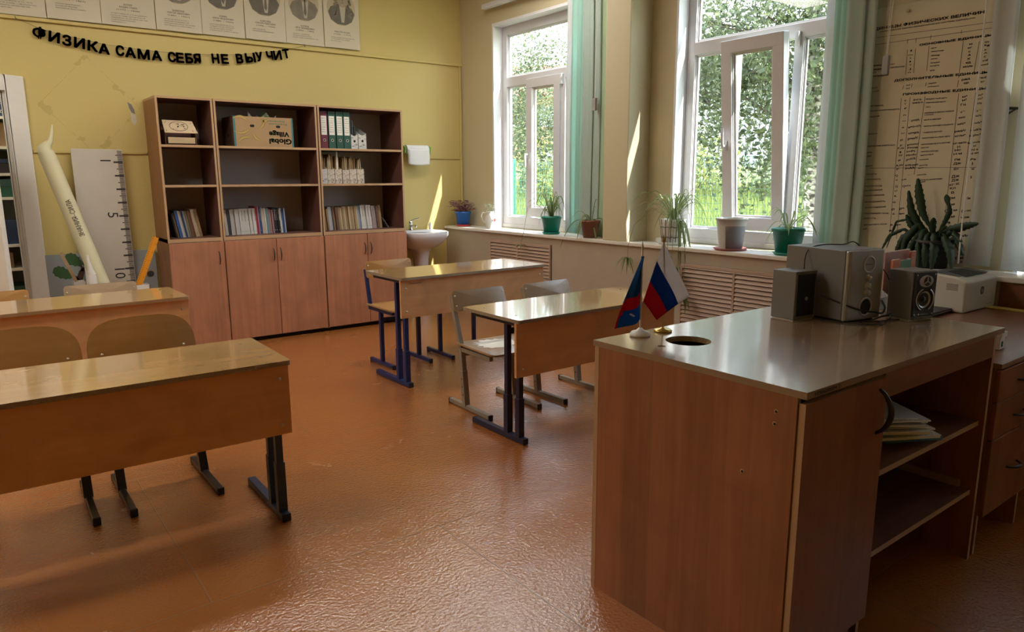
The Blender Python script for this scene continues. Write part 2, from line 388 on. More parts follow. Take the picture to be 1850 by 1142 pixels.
# ------------------------------------------------------------------ material list
wallmat('wall_yellow', (.61, .49, .185), stain=(.90, 1.905, .335, .36))
wallmat('wall_window_side', (.55, .485, .315))
plain('ceiling_white', (.80, .79, .74), .8)
floormat()
plain('white_paint', (.78, .76, .70), .45, bmp=.05, bscale=20)
plain('upvc', (.64, .64, .67), .25)
plain('reveal_white', (.74, .74, .77), .45)
plain('sill_paint', (.70, .66, .60), .3, bmp=.06, bscale=25)
plain('boxing_paint', (.44, .375, .29), .55)
plain('grille_paint', (.47, .34, .26), .5)
plain('dark_void', (.012, .011, .010), .9)
glassmat('glass')
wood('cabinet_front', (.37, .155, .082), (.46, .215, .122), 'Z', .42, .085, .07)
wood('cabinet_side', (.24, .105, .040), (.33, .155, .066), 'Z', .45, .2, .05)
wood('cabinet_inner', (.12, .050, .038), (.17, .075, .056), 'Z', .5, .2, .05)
plain('cabinet_back', (.52, .465, .45), .6)
plain('edge_band', (.47, .30, .165), .45)
wood('beech_top', (.50, .29, .105), (.60, .365, .145), 'X', .25, .3, .03, 'Y', bmp=.006, grain=.7, spec=.6, coat=1.)
wood('beech_panel', (.62, .345, .155), (.70, .40, .19), 'X', .38, .3, .03, 'Z', bmp=.01, grain=.7)
wood('beech_ply', (.37, .185, .052), (.45, .24, .078), 'X', .35, .5, .03, 'Z', bmp=.02, grain=.6)
wood('worn_ply', (.31, .215, .13), (.40, .285, .18), 'X', .30, .5, .03, 'Z', bmp=.03, grain=.6)
plain('worn_edge', (.30, .235, .165), .7, var=.3, vscale=60, bmp=.3, bscale=120)
plain('ply_edge', (.40, .25, .12), .6)
plain('steel_blue_metal', (.016, .040, .105), .35, var=.2)
plain('blue_metal', (.010, .026, .125), .35, var=.2)
plain('navy_metal', (.010, .016, .055), .35, var=.25)
plain('black_metal', (.016, .013, .012), .3)
plain('beige_metal', (.26, .23, .185), .4, var=.08)
plain('rubber', (.012, .012, .012), .6)
plain('zinc', (.60, .56, .48), .3, .9)
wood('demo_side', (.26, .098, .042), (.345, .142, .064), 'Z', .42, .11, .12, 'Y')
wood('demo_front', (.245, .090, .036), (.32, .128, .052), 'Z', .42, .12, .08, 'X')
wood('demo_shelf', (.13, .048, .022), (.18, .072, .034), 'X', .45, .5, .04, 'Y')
wood('demo_rail', (.235, .090, .038), (.30, .125, .054), 'X', .42, .12, .06, 'Z')
wood('demo_top', (.31, .195, .105), (.38, .25, .142), 'X', .25, .5, .02, 'Y', bmp=.02, grain=1.4, spec=.6, coat=1., crough=.12, cior=1.75)
wood('red_top', (.20, .075, .040), (.27, .105, .056), 'X', .28, .5, .03, 'Y', bmp=.006, coat=.3, cior=1.45)
plain('chipboard', (.46, .33, .20), .9, var=.35, vscale=140, bmp=.5, bscale=200)
plain('paper', (.80, .78, .72), .8)
plain('old_paper', (.63, .57, .44), .8, var=.07, vscale=4)
plain('poster_paper', (.66, .60, .45), .8, var=.07, vscale=5)
plain('ink', (.045, .042, .04), .8)
plain('soft_ink', (.12, .105, .085), .8)
plain('black_felt', (.012, .012, .014), .75)
plain('string', (.10, .08, .05), .9)
fabric('mint_fabric', (.52, .76, .70), .5, (.54, .84, .76))
fabric('shaded_mint_fabric', (.55, .65, .60), .4, (.55, .70, .62))  # same mint fabric, with the shade on its slats put into the colour
fabric('white_fabric', (.72, .74, .74), .4, (.72, .76, .76))
fabric('lit_mint_fabric', (.60, .72, .54), .5, (.62, .80, .50))
plain('bead_chain', (.75, .75, .72), .4)
plain('weight_grey', (.30, .29, .28), .5)
emit('fill_glow', (1, .955, .88), FILL_STRENGTH)

# ------------------------------------------------------------------ room shell
BY, WX = 6.47, 4.29
mb = MB().box(-3.2, 4.3, -3.0, 6.48, -.12, 0).box(-.7, 2.3, 6.48, 8.35, -.12, 0)
struct(mb.build('floor', 'floor_paint'))
DX0, DX1, DZ = -.52, .372, 1.985
mb = MB().box(-3.2, DX0, BY, BY+.14, 0, 3.4).box(DX1, 4.475, BY, BY+.14, 0, 3.4).box(DX0, DX1, BY, BY+.14, DZ, 3.4)
struct(mb.build('wall_back', 'wall_yellow'))
WIN = [(4.62, 5.91), (2.335, 3.63), (.055, 1.345), (-2.225, -.935)]
mb = MB().box(WX, WX+.185, -3, BY, 0, .86).box(WX, WX+.185, -3, BY, 2.80, 3.4)
ys = [BY]+[v for a, b in WIN for v in (b, a)]+[-3]
for i in range(0, len(ys), 2): mb.box(WX, WX+.185, ys[i+1], ys[i], .86, 2.80)
struct(mb.build('wall_right', 'wall_window_side'))
struct(MB().box(-3.34, -3.2, -3, BY, 0, 3.4).build('wall_left', 'wall_yellow'))
struct(MB().box(-3.34, 4.475, -3.14, -3, 0, 3.4).build('wall_front', 'wall_yellow'))
struct(MB().box(-3.34, 4.475, -3.14, 6.61, 3.3, 3.42).build('ceiling', 'ceiling_white'))
struct(MB().box(4.055, WX, 3.865, 4.12, .862, 3.3).build('pillar', 'wall_window_side', bevel=.006))
# store room behind the open doorway
mb = MB().box(-.8, 2.4, 8.3, 8.4, 0, 2.9).box(-.8, -.7, 6.61, 8.3, 0, 2.9).box(2.3, 2.4, 6.61, 8.3, 0, 2.9)
struct(mb.build('wall_store', 'white_paint'))
struct(MB().box(-.8, 2.4, 6.61, 8.4, 2.9, 3.0).build('ceiling_store', 'ceiling_white'))
# mouldings and ducts
struct(MB().box(-3.2, 4.29, BY-.022, BY, 2.478, 2.503).build('trim_1', 'wall_yellow', bevel=.004))
struct(MB().box(.49, 1.25, BY-.014, BY, 1.548, 1.572).build('trim_2', 'wall_yellow', bevel=.003))
struct(MB().box(3.36, 4.255, BY-.014, BY, 1.548, 1.572).build('trim_3', 'wall_yellow', bevel=.003))
struct(MB().box(4.255, 4.279, BY-.016, BY, .862, 2.478).build('trim_4', 'wall_yellow', bevel=.003))
struct(MB().box(3.36, 4.07, BY-.014, BY, 0, .07).build('baseboard_back', 'white_paint', bevel=.003))
# radiator boxing along the window wall, with its painted sill board
struct(MB().box(4.072, 4.09, 1.33, BY, 0, .834).build('wall_boxing', 'boxing_paint'))
struct(MB().box(4.045, WX+.01, -3, BY, .834, .862).build('trim_5', 'sill_paint', bevel=.005))
struct(MB().box(4.072, 4.09, -3, 1.33, 0, .834).build('wall_boxing_front', 'demo_rail'))
# door casing and the leaf standing open
mb = MB()
mb.box(DX1-.005, .482, BY-.03, BY, 0, 2.085).box(DX0-.11, DX0+.005, BY-.03, BY, 0, 2.085).box(DX0+.005, DX1-.005, BY-.03, BY, DZ-.005, 2.085)
mb.box(DX1-.035, DX1, BY, BY+.15, 0, DZ).box(DX0, DX0+.035, BY, BY+.15, 0, DZ).box(DX0+.035, DX1-.035, BY, BY+.15, DZ-.035, DZ)
d1 = struct(bpy.data.objects.new('door_1', None)); COL.objects.link(d1)
mb.build('casing', 'white_paint', d1, bevel=.006)
a = Vector((-.44, 6.41, 0)); b = Vector((.222, 5.80, 0))
T = frame_T(a, b-a, (0, 0, 1)); ln = (b-a).length
mb = MB(); mb.box(0, ln, .01, 1.96, -.02, .02, 0, T)
for z0, z1 in ((.12, .85), (.98, 1.84)): mb.box(.12, ln-.12, z0, z1, .02, .028, 0, T)
lf = mb.build('leaf', 'white_paint', d1, bevel=.006)
mb = MB(); mb.tube([T @ Vector((ln-.06, 1.0, .02)), T @ Vector((ln-.06, 1.0, .06)), T @ Vector((ln-.17, 1.0, .065))], .008)
mb.build('handle', 'zinc', lf)

# ------------------------------------------------------------------ windows
def window(i, y0, y1, tilt):
    yc = (y0+y1)/2; hw = (y1-y0)/2-.012
    w = struct(bpy.data.objects.new('window_%d' % i, None)); COL.objects.link(w); w.location = (4.40, yc, .862)
    z = lambda v: v-.862
    mb = MB(); X0, X1 = 0, .065
    def bx(a, b, c, d, x0=X0, x1=X1): mb.box(x0, x1, a, b, z(c), z(d))
    bx(-hw, hw, .895, .972); bx(-hw, hw, 2.705, 2.79); bx(-hw, -hw+.068, .97, 2.71); bx(hw-.068, hw, .97, 2.71)
    bx(-hw+.06, hw-.06, 2.225, 2.312)
    bx(.205, .268, .97, 2.23); bx(-.292, -.228, .97, 2.23)
    bx(-hw, hw, .862, .90, -.012, .065)
    # glazing beads
    for a, b, c, d in ((-hw+.068, hw-.068, 2.312, 2.705), (.268, hw-.068, .972, 2.225), (-hw+.068, -.292, .972, 2.225)):
        for k, e in ((.006, .012), (.018, .022)):
            bx(a, a+k, c, d, e, e+.012); bx(b-k, b, c, d, e, e+.012); bx(a, b, c, c+k, e, e+.012); bx(a, b, d-k, d, e, e+.012)
    mb.build('window_frame', 'upvc', w, bevel=.004)
    for a, b, c, d in ((-hw+.068, hw-.068, 2.312, 2.705), (.268, hw-.068, .972, 2.225), (-hw+.068, -.292, .972, 2.225)):
        MB().box(.034, .040, a, b, z(c), z(d)).build('pane', 'glass', w)
    mb = MB()   # white lining of the reveal, and the outer drip ledge
    mb.box(-.112, 0, hw, hw+.02, 0, z(2.81)).box(-.112, 0, -hw-.02, -hw, 0, z(2.81)).box(-.112, 0, -hw, hw, z(2.785), z(2.81))
    mb.build('reveal', 'reveal_white', w)
    MB().box(.07, .16, -hw-.02, hw+.02, z(.875), z(.885)).build('outer_ledge', 'zinc', w)
    # the opening sash in the middle
    s0, s1, zb, zt = -.240, .236, .985, 2.262
    mb = MB(); P = .082
    for a, b, c, d in ((s0, s1, 0, P), (s0, s1, zt-zb-P, zt-zb), (s0, s0+P, P, zt-zb-P), (s1-P, s1, P, zt-zb-P)): mb.box(-.022, .04, a, b, c, d)
    g0, g1, h0, h1 = s0+P, s1-P, P, zt-zb-P
    for k, e in ((.007, -.008), (.02, .004)):
        mb.box(e, e+.012, g0, g0+k, h0, h1).box(e, e+.012, g1-k, g1, h0, h1).box(e, e+.012, g0, g1, h0, h0+k).box(e, e+.012, g0, g1, h1-k, h1)
    sash = mb.build('sash', 'upvc', w, bevel=.004, loc=(0, 0, z(zb)))
    sash.rotation_euler = (0, -tilt, 0)
    MB().box(.012, .018, g0, g1, h0, h1).build('sash_pane', 'glass', sash)
    mb = MB(); hz = 1.57-zb; hy = s1-.035
    mb.box(-.030, -.022, hy-.014, hy+.014, hz-.035, hz+.035)
    mb.tube([(-.030, hy, hz), (-.06, hy, hz), (-.064, hy, hz+(.02 if tilt else -.02)), (-.062, hy, hz+(.12 if tilt else -.12))], [.010, .010, .011, .009], 8)
    mb.build('handle', 'upvc', sash, bevel=.002)
    mb = MB(); mb.box(-.03, 0, s0-.032, s0-.008, z(2.17), z(2.26)).build('hinge_cap', 'upvc', w, bevel=.003)
    return w
for i, (a, b) in enumerate(WIN): window(i+1, a, b, .098 if i == 1 else 0.)

# ------------------------------------------------------------------ vertical blinds
def slat(root, y, x, wdt, ang, mat, z0=.875, z1=2.93, sway=0., curl=.012, name='slat'):
    mb = MB(); nx, nz = 5, 14; d = Vector((math.sin(ang), math.cos(ang), 0)); nrm = Vector((math.cos(ang), -math.sin(ang), 0))
    vs = []; fs = []
    for j in range(nz+1):
        t = j/nz; zz = z1+(z0-z1)*t
        for i in range(nx+1):
            u = i/nx-.5
            p = Vector((x, y, zz))+d*(u*wdt)+nrm*(curl*(1-4*u*u))+Vector((0, sway*(t*t)+.006*math.sin(5*t+y*9), 0))
            vs.append(p)
    for j in range(nz):
        for i in range(nx):
            k = j*(nx+1)+i; fs.append((k, k+1, k+nx+2, k+nx+1))
    mb.add(vs, fs, 0, None, True)
    o = mb.build(name, mat, root)
    sd = o.modifiers.new('thick', 'SOLIDIFY'); sd.thickness = .0012
    return o
def blind_root(label, y, group='vertical blinds drawn aside'):
    return thing('vertical_blind', label, 'window blind', (0, 0, 0), 0, group)
def blind_track(root, y0, y1):
    MB().box(4.19, 4.24, y0, y1, 2.935, 2.975).build('track', 'upvc', root, bevel=.003)
def pull(root, x, y, z_end, zw):
    mb = MB(); mb.tube([(x, y, 2.93), (x, y+.003, 2.5), (x, y, z_end)], .0022, 5); mb.tube([(x, y-.02, 2.93), (x, y-.018, 2.5), (x, y-.004, z_end)], .0022, 5)
    c = mb.build('pull_chain', 'bead_chain', root)
    MB().box(x-.012, x+.012, y-.019, y+.014, z_end-zw, z_end).build('chain_weight', 'weight_grey', c, bevel=.003)
b1 = blind_root('mint green vertical blind drawn aside on the window nearest the sink', 4.5); blind_track(b1, 4.2, 5.95)
for y, x, wd, an, m in ((4.745, 4.25, .08, .0, 'white_fabric'), (4.660, 4.243, .13, .06, 'mint_fabric'), (4.585, 4.235, .12, .0, 'mint_fabric'), (4.505, 4.228, .13, .0, 'shaded_mint_fabric'), (4.425, 4.235, .125, -.05, 'shaded_mint_fabric'), (4.335, 4.243, .125, -.02, 'lit_mint_fabric')):  # one mint fabric; white, grey and lime tones paint how light falls
    slat(b1, y, x, wd, an, m, curl=.006)
pull(b1, 4.20, 4.385, 1.985, .10)
b2 = blind_root('mint vertical blind with shade-coloured slats hanging between the open window and the units chart', 2.3); blind_track(b2, 2.0, 3.68)
for y, x, wd, an, m, sw in ((2.415, 4.236, .10, .1, 'white_fabric', -.035), (2.355, 4.226, .10, .1, 'mint_fabric', -.02), (2.31, 4.218, .10, .1, 'mint_fabric', -.01), (2.255, 4.205, .11, .0, 'shaded_mint_fabric', 0.), (2.195, 4.213, .12, .0, 'shaded_mint_fabric', 0.)):
    slat(b2, y, x, wd, an, m, sway=sw, curl=.006)
pull(b2, 4.15, 2.035, 2.0, .10)
b3 = blind_root('white vertical blind at the edge of the units chart above the printer', 1.2); blind_track(b3, -.1, 1.62)
slat(b3, 1.495, 4.215, .115, .05, 'white_fabric', .885)
for k in range(9):
    slat(b3, 1.33-k*.115, 4.205, .127, .22, 'white_fabric', .875)
b4 = blind_root('unseen white vertical blind added to dim the window beside the photographer', -1.6, 'unseen blinds added to dim the room'); blind_track(b4, -2.25, -.9)  # unseen blind added to keep daylight out of the foreground
for k in range(12):
    slat(b4, -.96-k*.115, 4.205, .127, .22, 'white_fabric', .875)
mb = MB(); mb.tube([(4.12, 1.56, 2.93), (4.12, 1.552, 1.9), (4.12, 1.55, .9)], .004, 6); mb.build('pull_cord', 'bead_chain', b3)
# ------------------------------------------------------------------ wall cabinets
CY = 6.044
def bow_handle(root, x, y, z, ln=.105, out=.026, vertical=True, name='handle', mat='black_metal', r=.0042, wide=1.0):
    mb = MB(); pts = []; rs = []
    for i in range(13):
        t = i/12; s = (t-.5)*ln; o = out*math.sin(PI*t)**.7
        pts.append((x, y-o, z+s) if vertical else (x+s, y-o, z)); rs.append(r*(.75+.5*math.sin(PI*t)))
    mb.tube(pts, rs, 8)
    return mb.build(name, mat, root)
def cabinet(label, x0, x1, doors):
    w = x1-x0; D = BY-.012-CY; t = .017
    c = thing('shelf_cabinet', label, 'cabinet', (x0, CY, 0), 0, 'wooden shelf cabinets along the back wall')
    E = [0, 0, 1, 0, 0, 0]
    zt, zm = 1.970, .880
    for nm, a, b in (('side_panel', .001, t), ('side_panel', w-t, w-.001)):
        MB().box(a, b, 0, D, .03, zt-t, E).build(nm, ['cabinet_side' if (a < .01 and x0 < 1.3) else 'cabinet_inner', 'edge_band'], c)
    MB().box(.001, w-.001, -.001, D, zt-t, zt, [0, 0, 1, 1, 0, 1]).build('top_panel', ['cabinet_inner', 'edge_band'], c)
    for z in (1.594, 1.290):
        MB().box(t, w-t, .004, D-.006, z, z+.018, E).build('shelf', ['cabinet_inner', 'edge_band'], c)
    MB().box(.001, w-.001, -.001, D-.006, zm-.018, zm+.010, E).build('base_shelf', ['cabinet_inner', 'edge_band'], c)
    MB().box(t, w-t, D-.006, D, .03, zt-t).build('back_panel', 'cabinet_back', c)
    MB().box(t, w-t, .02, .036, 0, .05).build('plinth', 'dark_void', c)
    n = doors; dw = w/n
    for k in range(n):
        d = MB().box(dw*k+.0025, dw*(k+1)-.0025, -.020, -.003, .038, zm-.022).build('door', 'cabinet_front', c, bevel=.0015)
        hx = w-.045 if n == 1 else (dw-.030 if k == 0 else dw+.030)
        bow_handle(d, hx, -.020, .726, out=.022)
    return c
cabinet('narrow wooden shelf cabinet with one door, holding the little wooden house box', 1.259, 1.674, 1)
cabinet('wide wooden shelf cabinet with two doors, holding the banana carton', 1.678, 2.523, 2)
cabinet('wide wooden shelf cabinet with two doors beside the washbasin, holding the binders', 2.530, 3.348, 2)

# ------------------------------------------------------------------ pupils' desks
def bolt(mb, x, y, z, r=.008, d=(0, -1, 0)):
    mb.lathe([(0, .005), (r*.6, .0045), (r, .001), (r, 0)], 10, (0, 0, 0), 0, frame_T((x, y, z), (1, 0, 0), (0, 0, 1)) if d[1] else Tm((x, y, z)))
def desk(label, x, y, rz, h, metal, ph=.28, worn=True, group='two-seat school desks', sleeve=.24):
    d = thing('school_desk', label, 'desk', (x, y, 0), rz, group)
    mb = MB(); P = rrect(1.2, .5, .012, 3, .6, .25)
    mb.prism(P, h-.018, h, 1, None, 0)
    mb.build('desk_top', ['beech_top', 'worn_edge' if worn else 'ply_edge'], d)
    mb = MB(); mb.box(.004, 1.196, .026, .042, h-.02-ph, h-.0185, [1, 0, 0, 0, 0, 0])
    mb.build('modesty_panel', ['beech_panel', 'ply_edge'], d)
    for sx in (.052, 1.148):
        f = MB().box(sx-.017, sx+.017, .012, .465, .004, .034).build('foot', metal, d, bevel=.003)
        for yy in (.010, .460): MB().box(sx-.0175, sx+.0175, yy, yy+.01, .002, .035).build('foot_cap', 'rubber', f, bevel=.003)
        for py in (.062, .160):
            MB().box(sx-.014, sx+.014, py-.014, py+.014, sleeve-.02, h-.04).build('post', metal, d, bevel=.002)
            mb = MB().box(sx-.018, sx+.018, py-.018, py+.018, .03, sleeve)
            s = mb.build('leg_sleeve', metal, d, bevel=.003)
            mb = MB()
            for zz in (.06, .12, .18): mb.lathe([(0, .0015), (.005, .001), (.005, 0)], 8, (0, 0, 0), 0, frame_T((sx, py-.018, zz), (1, 0, 0), (0, 0, 1)))
            mb.build('adjusting_hole', 'rubber', s)
        MB().box(sx-.016, sx+.016, .045, .46, h-.045, h-.0185).build('top_rail', 'navy_metal', d, bevel=.002)
    MB().box(.06, 1.14, .15, .17, h-.10, h-.07).build('cross_bar', metal, d, bevel=.002)
    for bx in (.042, 1.158):
        for bz in (h-.075, h-.02-ph+.04): mb = MB(); bolt(mb, bx, .026, bz); mb.build('bolt', 'zinc', d)
    for bx in (.075, 1.125):
        for by in (.12, .40): mb = MB(); mb.lathe([(0, .0012), (.006, .0008), (.007, 0)], 10, (bx, by, h)); mb.build('top_screw', 'black_metal', d)
    return d
dA = desk('nearest school desk with a wide panel facing the room and navy legs', .949-1.2, 2.6486+.02, -.017, .662, 'steel_blue_metal')
dB = desk('school desk in front of the painted tree board, with empty chairs behind it', 1.0358-1.2, 4.5305-.018, .0155, .662, 'black_metal', worn=False)
dC = desk('blue-legged school desk nearest the washbasin and shelf cabinets', 2.167, 3.9817, .012, .7307, 'blue_metal', .245)
dD = desk('navy-legged school desk right behind the two small flags', 2.1192, 2.7202, .0025, .6599, 'navy_metal')
tm = MB(); put_text(tm, 'физика', frame_T((.05, .0245, .683), (1, 0, 0), (0, 0, 1)), .010, .10, depth=.0006); tm.build('pencil_scribble', 'soft_ink', dC)

# ------------------------------------------------------------------ chairs
def back_plate(w, h, t, style):
    if style == 'arch':
        o = []; n = 20
        for i in range(n+1):
            a = PI*i/n; c, s = math.cos(a), math.sin(a)
            o.append((w/2*math.copysign(abs(c)**.55, c), -h/2+h*.35+h*.65*abs(s)**.75))
        o += [(-w/2+.004, -h/2+.02), (-w/2+.02, -h/2), (w/2-.02, -h/2), (w/2-.004, -h/2+.02)]
        return o
    return rrect(w, h, .022, 4)
def chair(label, x, y, rz, metal, group, w=.35, foot=(-.22, .22), post=((.04, .02), (.08, .365), (.19, .67)), seat_z=.385, seat=(-.25, .13), sw=.40,
          back=(.185, .635, .125, .375), tilt=.33, ply='worn_ply', style='flat', tee=False, bolts=True, worn=False, backx=0., bar_z=.33, bback=True):
    c = thing('school_chair', label, 'chair', (x, y, 0), rz, group)
    for s in (-1, 1):
        sx = s*w/2
        f = MB().box(sx-.013, sx+.013, foot[0], foot[1], .006, .032).build('foot', metal, c, bevel=.003)
        for yy in (foot[0]-.003, foot[1]-.009): MB().box(sx-.0145, sx+.0145, yy, yy+.012, .0, .0335).build('foot_cap', 'rubber', f, bevel=.003)
        if tee:
            MB().beam((sx, 0, .03), (sx, 0, seat_z-.02), .028, .028, (0, 1, 0)).build('leg', metal, c, bevel=.003)
            mb = MB().beam((sx, seat[0]+.03, seat_z-.022), (sx, post[0][0], seat_z-.022), .024, .024)
            mb.build('seat_rail', metal, c, bevel=.003)
            mb = MB().beam((sx, post[0][0]-.008, seat_z-.03), (sx, post[1][0], post[1][1]), .024, .026, (0, 1, 0)).build('back_post', metal, c, bevel=.003)
        else:
            p = [(sx, a, b) for a, b in post]
            mid = Vector(p[0]).lerp(Vector(p[1]), .62)
            g = MB().beam(p[0], mid, .036, .034, (0, 1, 0)).build('leg_sleeve', metal, c, bevel=.003)
            MB().beam(Vector(p[0]).lerp(Vector(p[1]), .5), p[1], .030, .028, (0, 1, 0)).build('leg', metal, c, bevel=.003)
            MB().beam(p[1], p[2], .026, .028, (0, 1, 0)).build('back_post', metal, c, bevel=.003)
            MB().beam((sx, seat[0]+.02, seat_z-.024), (sx, post[1][0]+.012, seat_z-.024), .024, .026).build('seat_rail', metal, c, bevel=.003)
            mb = MB(); o = -1 if s < 0 else 1
            for k in (.2, .34, .48):
                q = Vector(p[0]).lerp(Vector(p[1]), k); mb.tube([q+Vector((-.0185, 0, 0)), q+Vector((-.0175, 0, 0))], .005, 8)
            mb.build('adjusting_hole', 'rubber', g)
    MB().beam((-w/2+.01, 0 if tee else post[1][0], bar_z), (w/2-.01, 0 if tee else post[1][0], bar_z), .022, .022).build('cross_bar', metal, c, bevel=.003)
    sd = seat[1]-seat[0]; sc = (seat[0]+seat[1])/2
    mb = MB(); mb.pad(rrect(sw, sd, .05, 5, 0, sc), .010, lambda X, Y: seat_z-.002+.012*(2*X/sw)**4-(.018*max(0, (sc-Y)/(sd/2)-.55)), None, 0, 1)
    st = mb.build('seat', [ply, 'ply_edge'], c)
    if worn:
        mb = MB(); o = [(a*(1+.16*math.sin(3*i)+.08*math.sin(7*i)), b*(1+.16*math.sin(3*i)+.08*math.sin(5*i))-.02) for i, (a, b) in enumerate(ell(.125, .115, 30))]
        mb.pad(o, .001, lambda X, Y: seat_z+.0045+.012*(2*X/sw)**4-(.018*max(0, (sc-Y)/(sd/2)-.55)))
        wp = mb.build('worn_paint', 'paper', st); wp['label'] = 'white worn paint patch'
    by, bz, bh, bw = back
    T = Tm((backx, by-.034, bz), (0, 0, 0)) @ frame_T((0, 0, 0), (1, 0, 0), (0, math.sin(tilt), math.cos(tilt)))
    mb = MB(); mb.pad(back_plate(bw, bh, .01, style), .010, lambda X, Y: -.022*(2*X/bw)**2+.018, T, 0, 1)
    bk = mb.build('backrest', [ply, 'ply_edge'], c)
    if bolts:
        for s in (-1, 1):
            for v in ((-.03, .03) if style == 'flat' else (-.035,)):
                X = s*(bw/2-.018) if style == 'flat' else s*(bw/2-.055)
                mb = MB(); mb.lathe([(0, .004), (.004, .0035), (.006, 0)], 8, (X, v, -.022*(2*X/bw)**2+.018+.005), 0, T); mb.build('bolt', 'zinc', bk)
    return c
G = 'chairs with worn plywood seats at the desks'
gA, gB, gC, gD = ('school chairs behind the nearest desk', 'school chairs behind the far desk by the tree board', 'blue-framed chairs behind the desk by the cabinets', 'beige-framed chairs behind the desk by the flags')
akw = dict(metal='black_metal', group=gA, w=.34, foot=(-.235, .225), post=((.03, .02), (.16, .40), (.262, .70)), seat_z=.40, seat=(-.25, .16), back=(.250, .625, .235, .445), tilt=.30, ply='beech_ply', style='arch')
chair('school chair with an arched brown plywood back, black legs and a cracked top edge', .592, 3.32, .0, **akw)
chair('school chair with an arched brown plywood back, cut by the edge of the photo', .125, 3.33, -.02, **akw)
bkw = dict(metal='black_metal', group=gB, w=.36, post=((.04, .02), (.08, .37), (.20, .645)), seat_z=.38, back=(.20, .595, .15, .43), tilt=.25)
chair('school chair with a greyish plywood back in front of the white paper pencil', .695, 5.26, 0, ply='worn_ply', **bkw)
chair('school chair with a brown plywood back in front of the store room doorway', .075, 5.26, 0, ply='beech_ply', **bkw)
chair('blue-framed school chair with a brown plywood back next to the cabinet doors', 2.50, 4.64, .02, 'blue_metal', gC, w=.31, foot=(-.17, .17), post=((.165, .41), (.215, .69)), seat_z=.432, seat=(-.215, .18), sw=.39, back=(.205, .69, .125, .385), tilt=.16, ply='beech_ply', tee=True, bar_z=.345, backx=.02)
chair('blue-framed school chair pushed far under the desk near the radiator grille', 3.00, 4.64, -.02, 'blue_metal', gC, w=.31, foot=(-.19, .19), post=((.165, .41), (.200, .60)), seat_z=.432, seat=(-.215, .18), sw=.37, back=(.197, .585, .10, .36), tilt=.12, ply='beech_ply', tee=True, bar_z=.385)
dkw = dict(metal='beige_metal', group=gD)
chair('beige-framed school chair with a white worn patch on its seat', 2.43, 3.36, -.03, worn=True, **dkw)
chair('beige-framed school chair standing nearer the window wall', 2.955, 3.335, .02, back=(.185, .635, .125, .39), **dkw)

# ------------------------------------------------------------------ demonstration table
def holed(mb, x0, x1, y0, y1, z0, z1, cx, cy, r, mi_top=0, mi_hole=1):
    ang = sorted([2*PI*i/40 for i in range(40)]+[math.atan2(yy-cy, xx-cx) % (2*PI) for xx in (x0, x1) for yy in (y0, y1)])
    ins, out = [], []
    for a in ang:
        c, s = math.cos(a), math.sin(a); ins.append((cx+r*c, cy+r*s))
        k = min([(x1-cx)/c if c > 1e-9 else 1e9, (x0-cx)/c if c < -1e-9 else 1e9, (y1-cy)/s if s > 1e-9 else 1e9, (y0-cy)/s if s < -1e-9 else 1e9])
        out.append((cx+k*c, cy+k*s))
    n = len(ang)
    for z, rev in ((z1, False), (z0, True)):
        v = [(*p, z) for p in ins]+[(*p, z) for p in out]
        f = [(i, n+i, n+(i+1) % n, (i+1) % n) for i in range(n)]
        mb.add(v, [q[::-1] if rev else q for q in f], mi_top)
    v = [(*p, z0) for p in ins]+[(*p, z1) for p in ins]
    mb.add(v, [(i, n+i, n+(i+1) % n, (i+1) % n) for i in range(n)], mi_hole, None, True)
X0, X1, Y0, Y1, TZ = 1.544, 2.762, .884, 1.592, .844
t = thing('demonstration_table', 'tall brown demonstration table with a round hole in its top, carrying the flags and speakers', 'table', (X0, Y0, 0), 0)
lx = lambda v: v-X0
ly = lambda v: v-Y0
mb = MB()
xs = 1.685
holed(mb, 0, lx(xs), -.012, ly(Y1)+.008, TZ-.018, TZ, lx(1.646), ly(1.408), .0125)
holed(mb, lx(xs), lx(X1), -.012, ly(Y1)+.008, TZ-.018, TZ, lx(1.768), ly(1.406), .070)
a, b, c, d = 0, lx(X1), -.012, ly(Y1)+.008
for q in (((a, c), (b, c)), ((b, c), (b, d)), ((b, d), (a, d)), ((a, d), (a, c))):
    (p0, p1), (q0, q1) = q; mb.add([(p0, p1, TZ-.018), (q0, q1, TZ-.018), (q0, q1, TZ), (p0, p1, TZ)], [(0, 1, 2, 3)], 2)
plain('top_edge', (.30, .20, .12), .4)
top = mb.build('table_top', ['demo_top', 'chipboard', 'top_edge'], t)
mb = MB(); put_text(mb, '1090600084 2', frame_T((.035, -.0125, TZ-.014), (1, 0, 0), (0, 0, 1)), .010, .115, depth=.0005); mb.build('handwritten_number', 'ink', top)
EDG = 'edge_band'
MB().box(.001, .017, .012, ly(Y1)-.018, 0, TZ-.0185, [0, 0, 1, 0, 0, 0]).build('side_panel', ['demo_side', EDG], t)
MB().box(.001, lx(2.733), ly(Y1)-.0175, ly(Y1), 0, TZ-.0185, [0, 0, 0, 1, 0, 1]).build('back_panel', ['demo_side', EDG], t)
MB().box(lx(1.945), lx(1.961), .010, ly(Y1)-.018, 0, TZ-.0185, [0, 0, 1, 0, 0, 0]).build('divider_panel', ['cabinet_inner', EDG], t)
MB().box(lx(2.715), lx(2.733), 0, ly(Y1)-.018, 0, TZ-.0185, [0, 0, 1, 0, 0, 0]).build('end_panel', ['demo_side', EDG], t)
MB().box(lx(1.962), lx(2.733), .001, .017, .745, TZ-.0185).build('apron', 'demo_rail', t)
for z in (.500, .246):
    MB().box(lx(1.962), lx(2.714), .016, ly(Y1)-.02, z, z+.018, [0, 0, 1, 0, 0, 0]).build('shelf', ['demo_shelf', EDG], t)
MB().box(lx(2.700), lx(2.7145), .05, .55, .2645, .290).build('batten', EDG, t, bevel=.001)
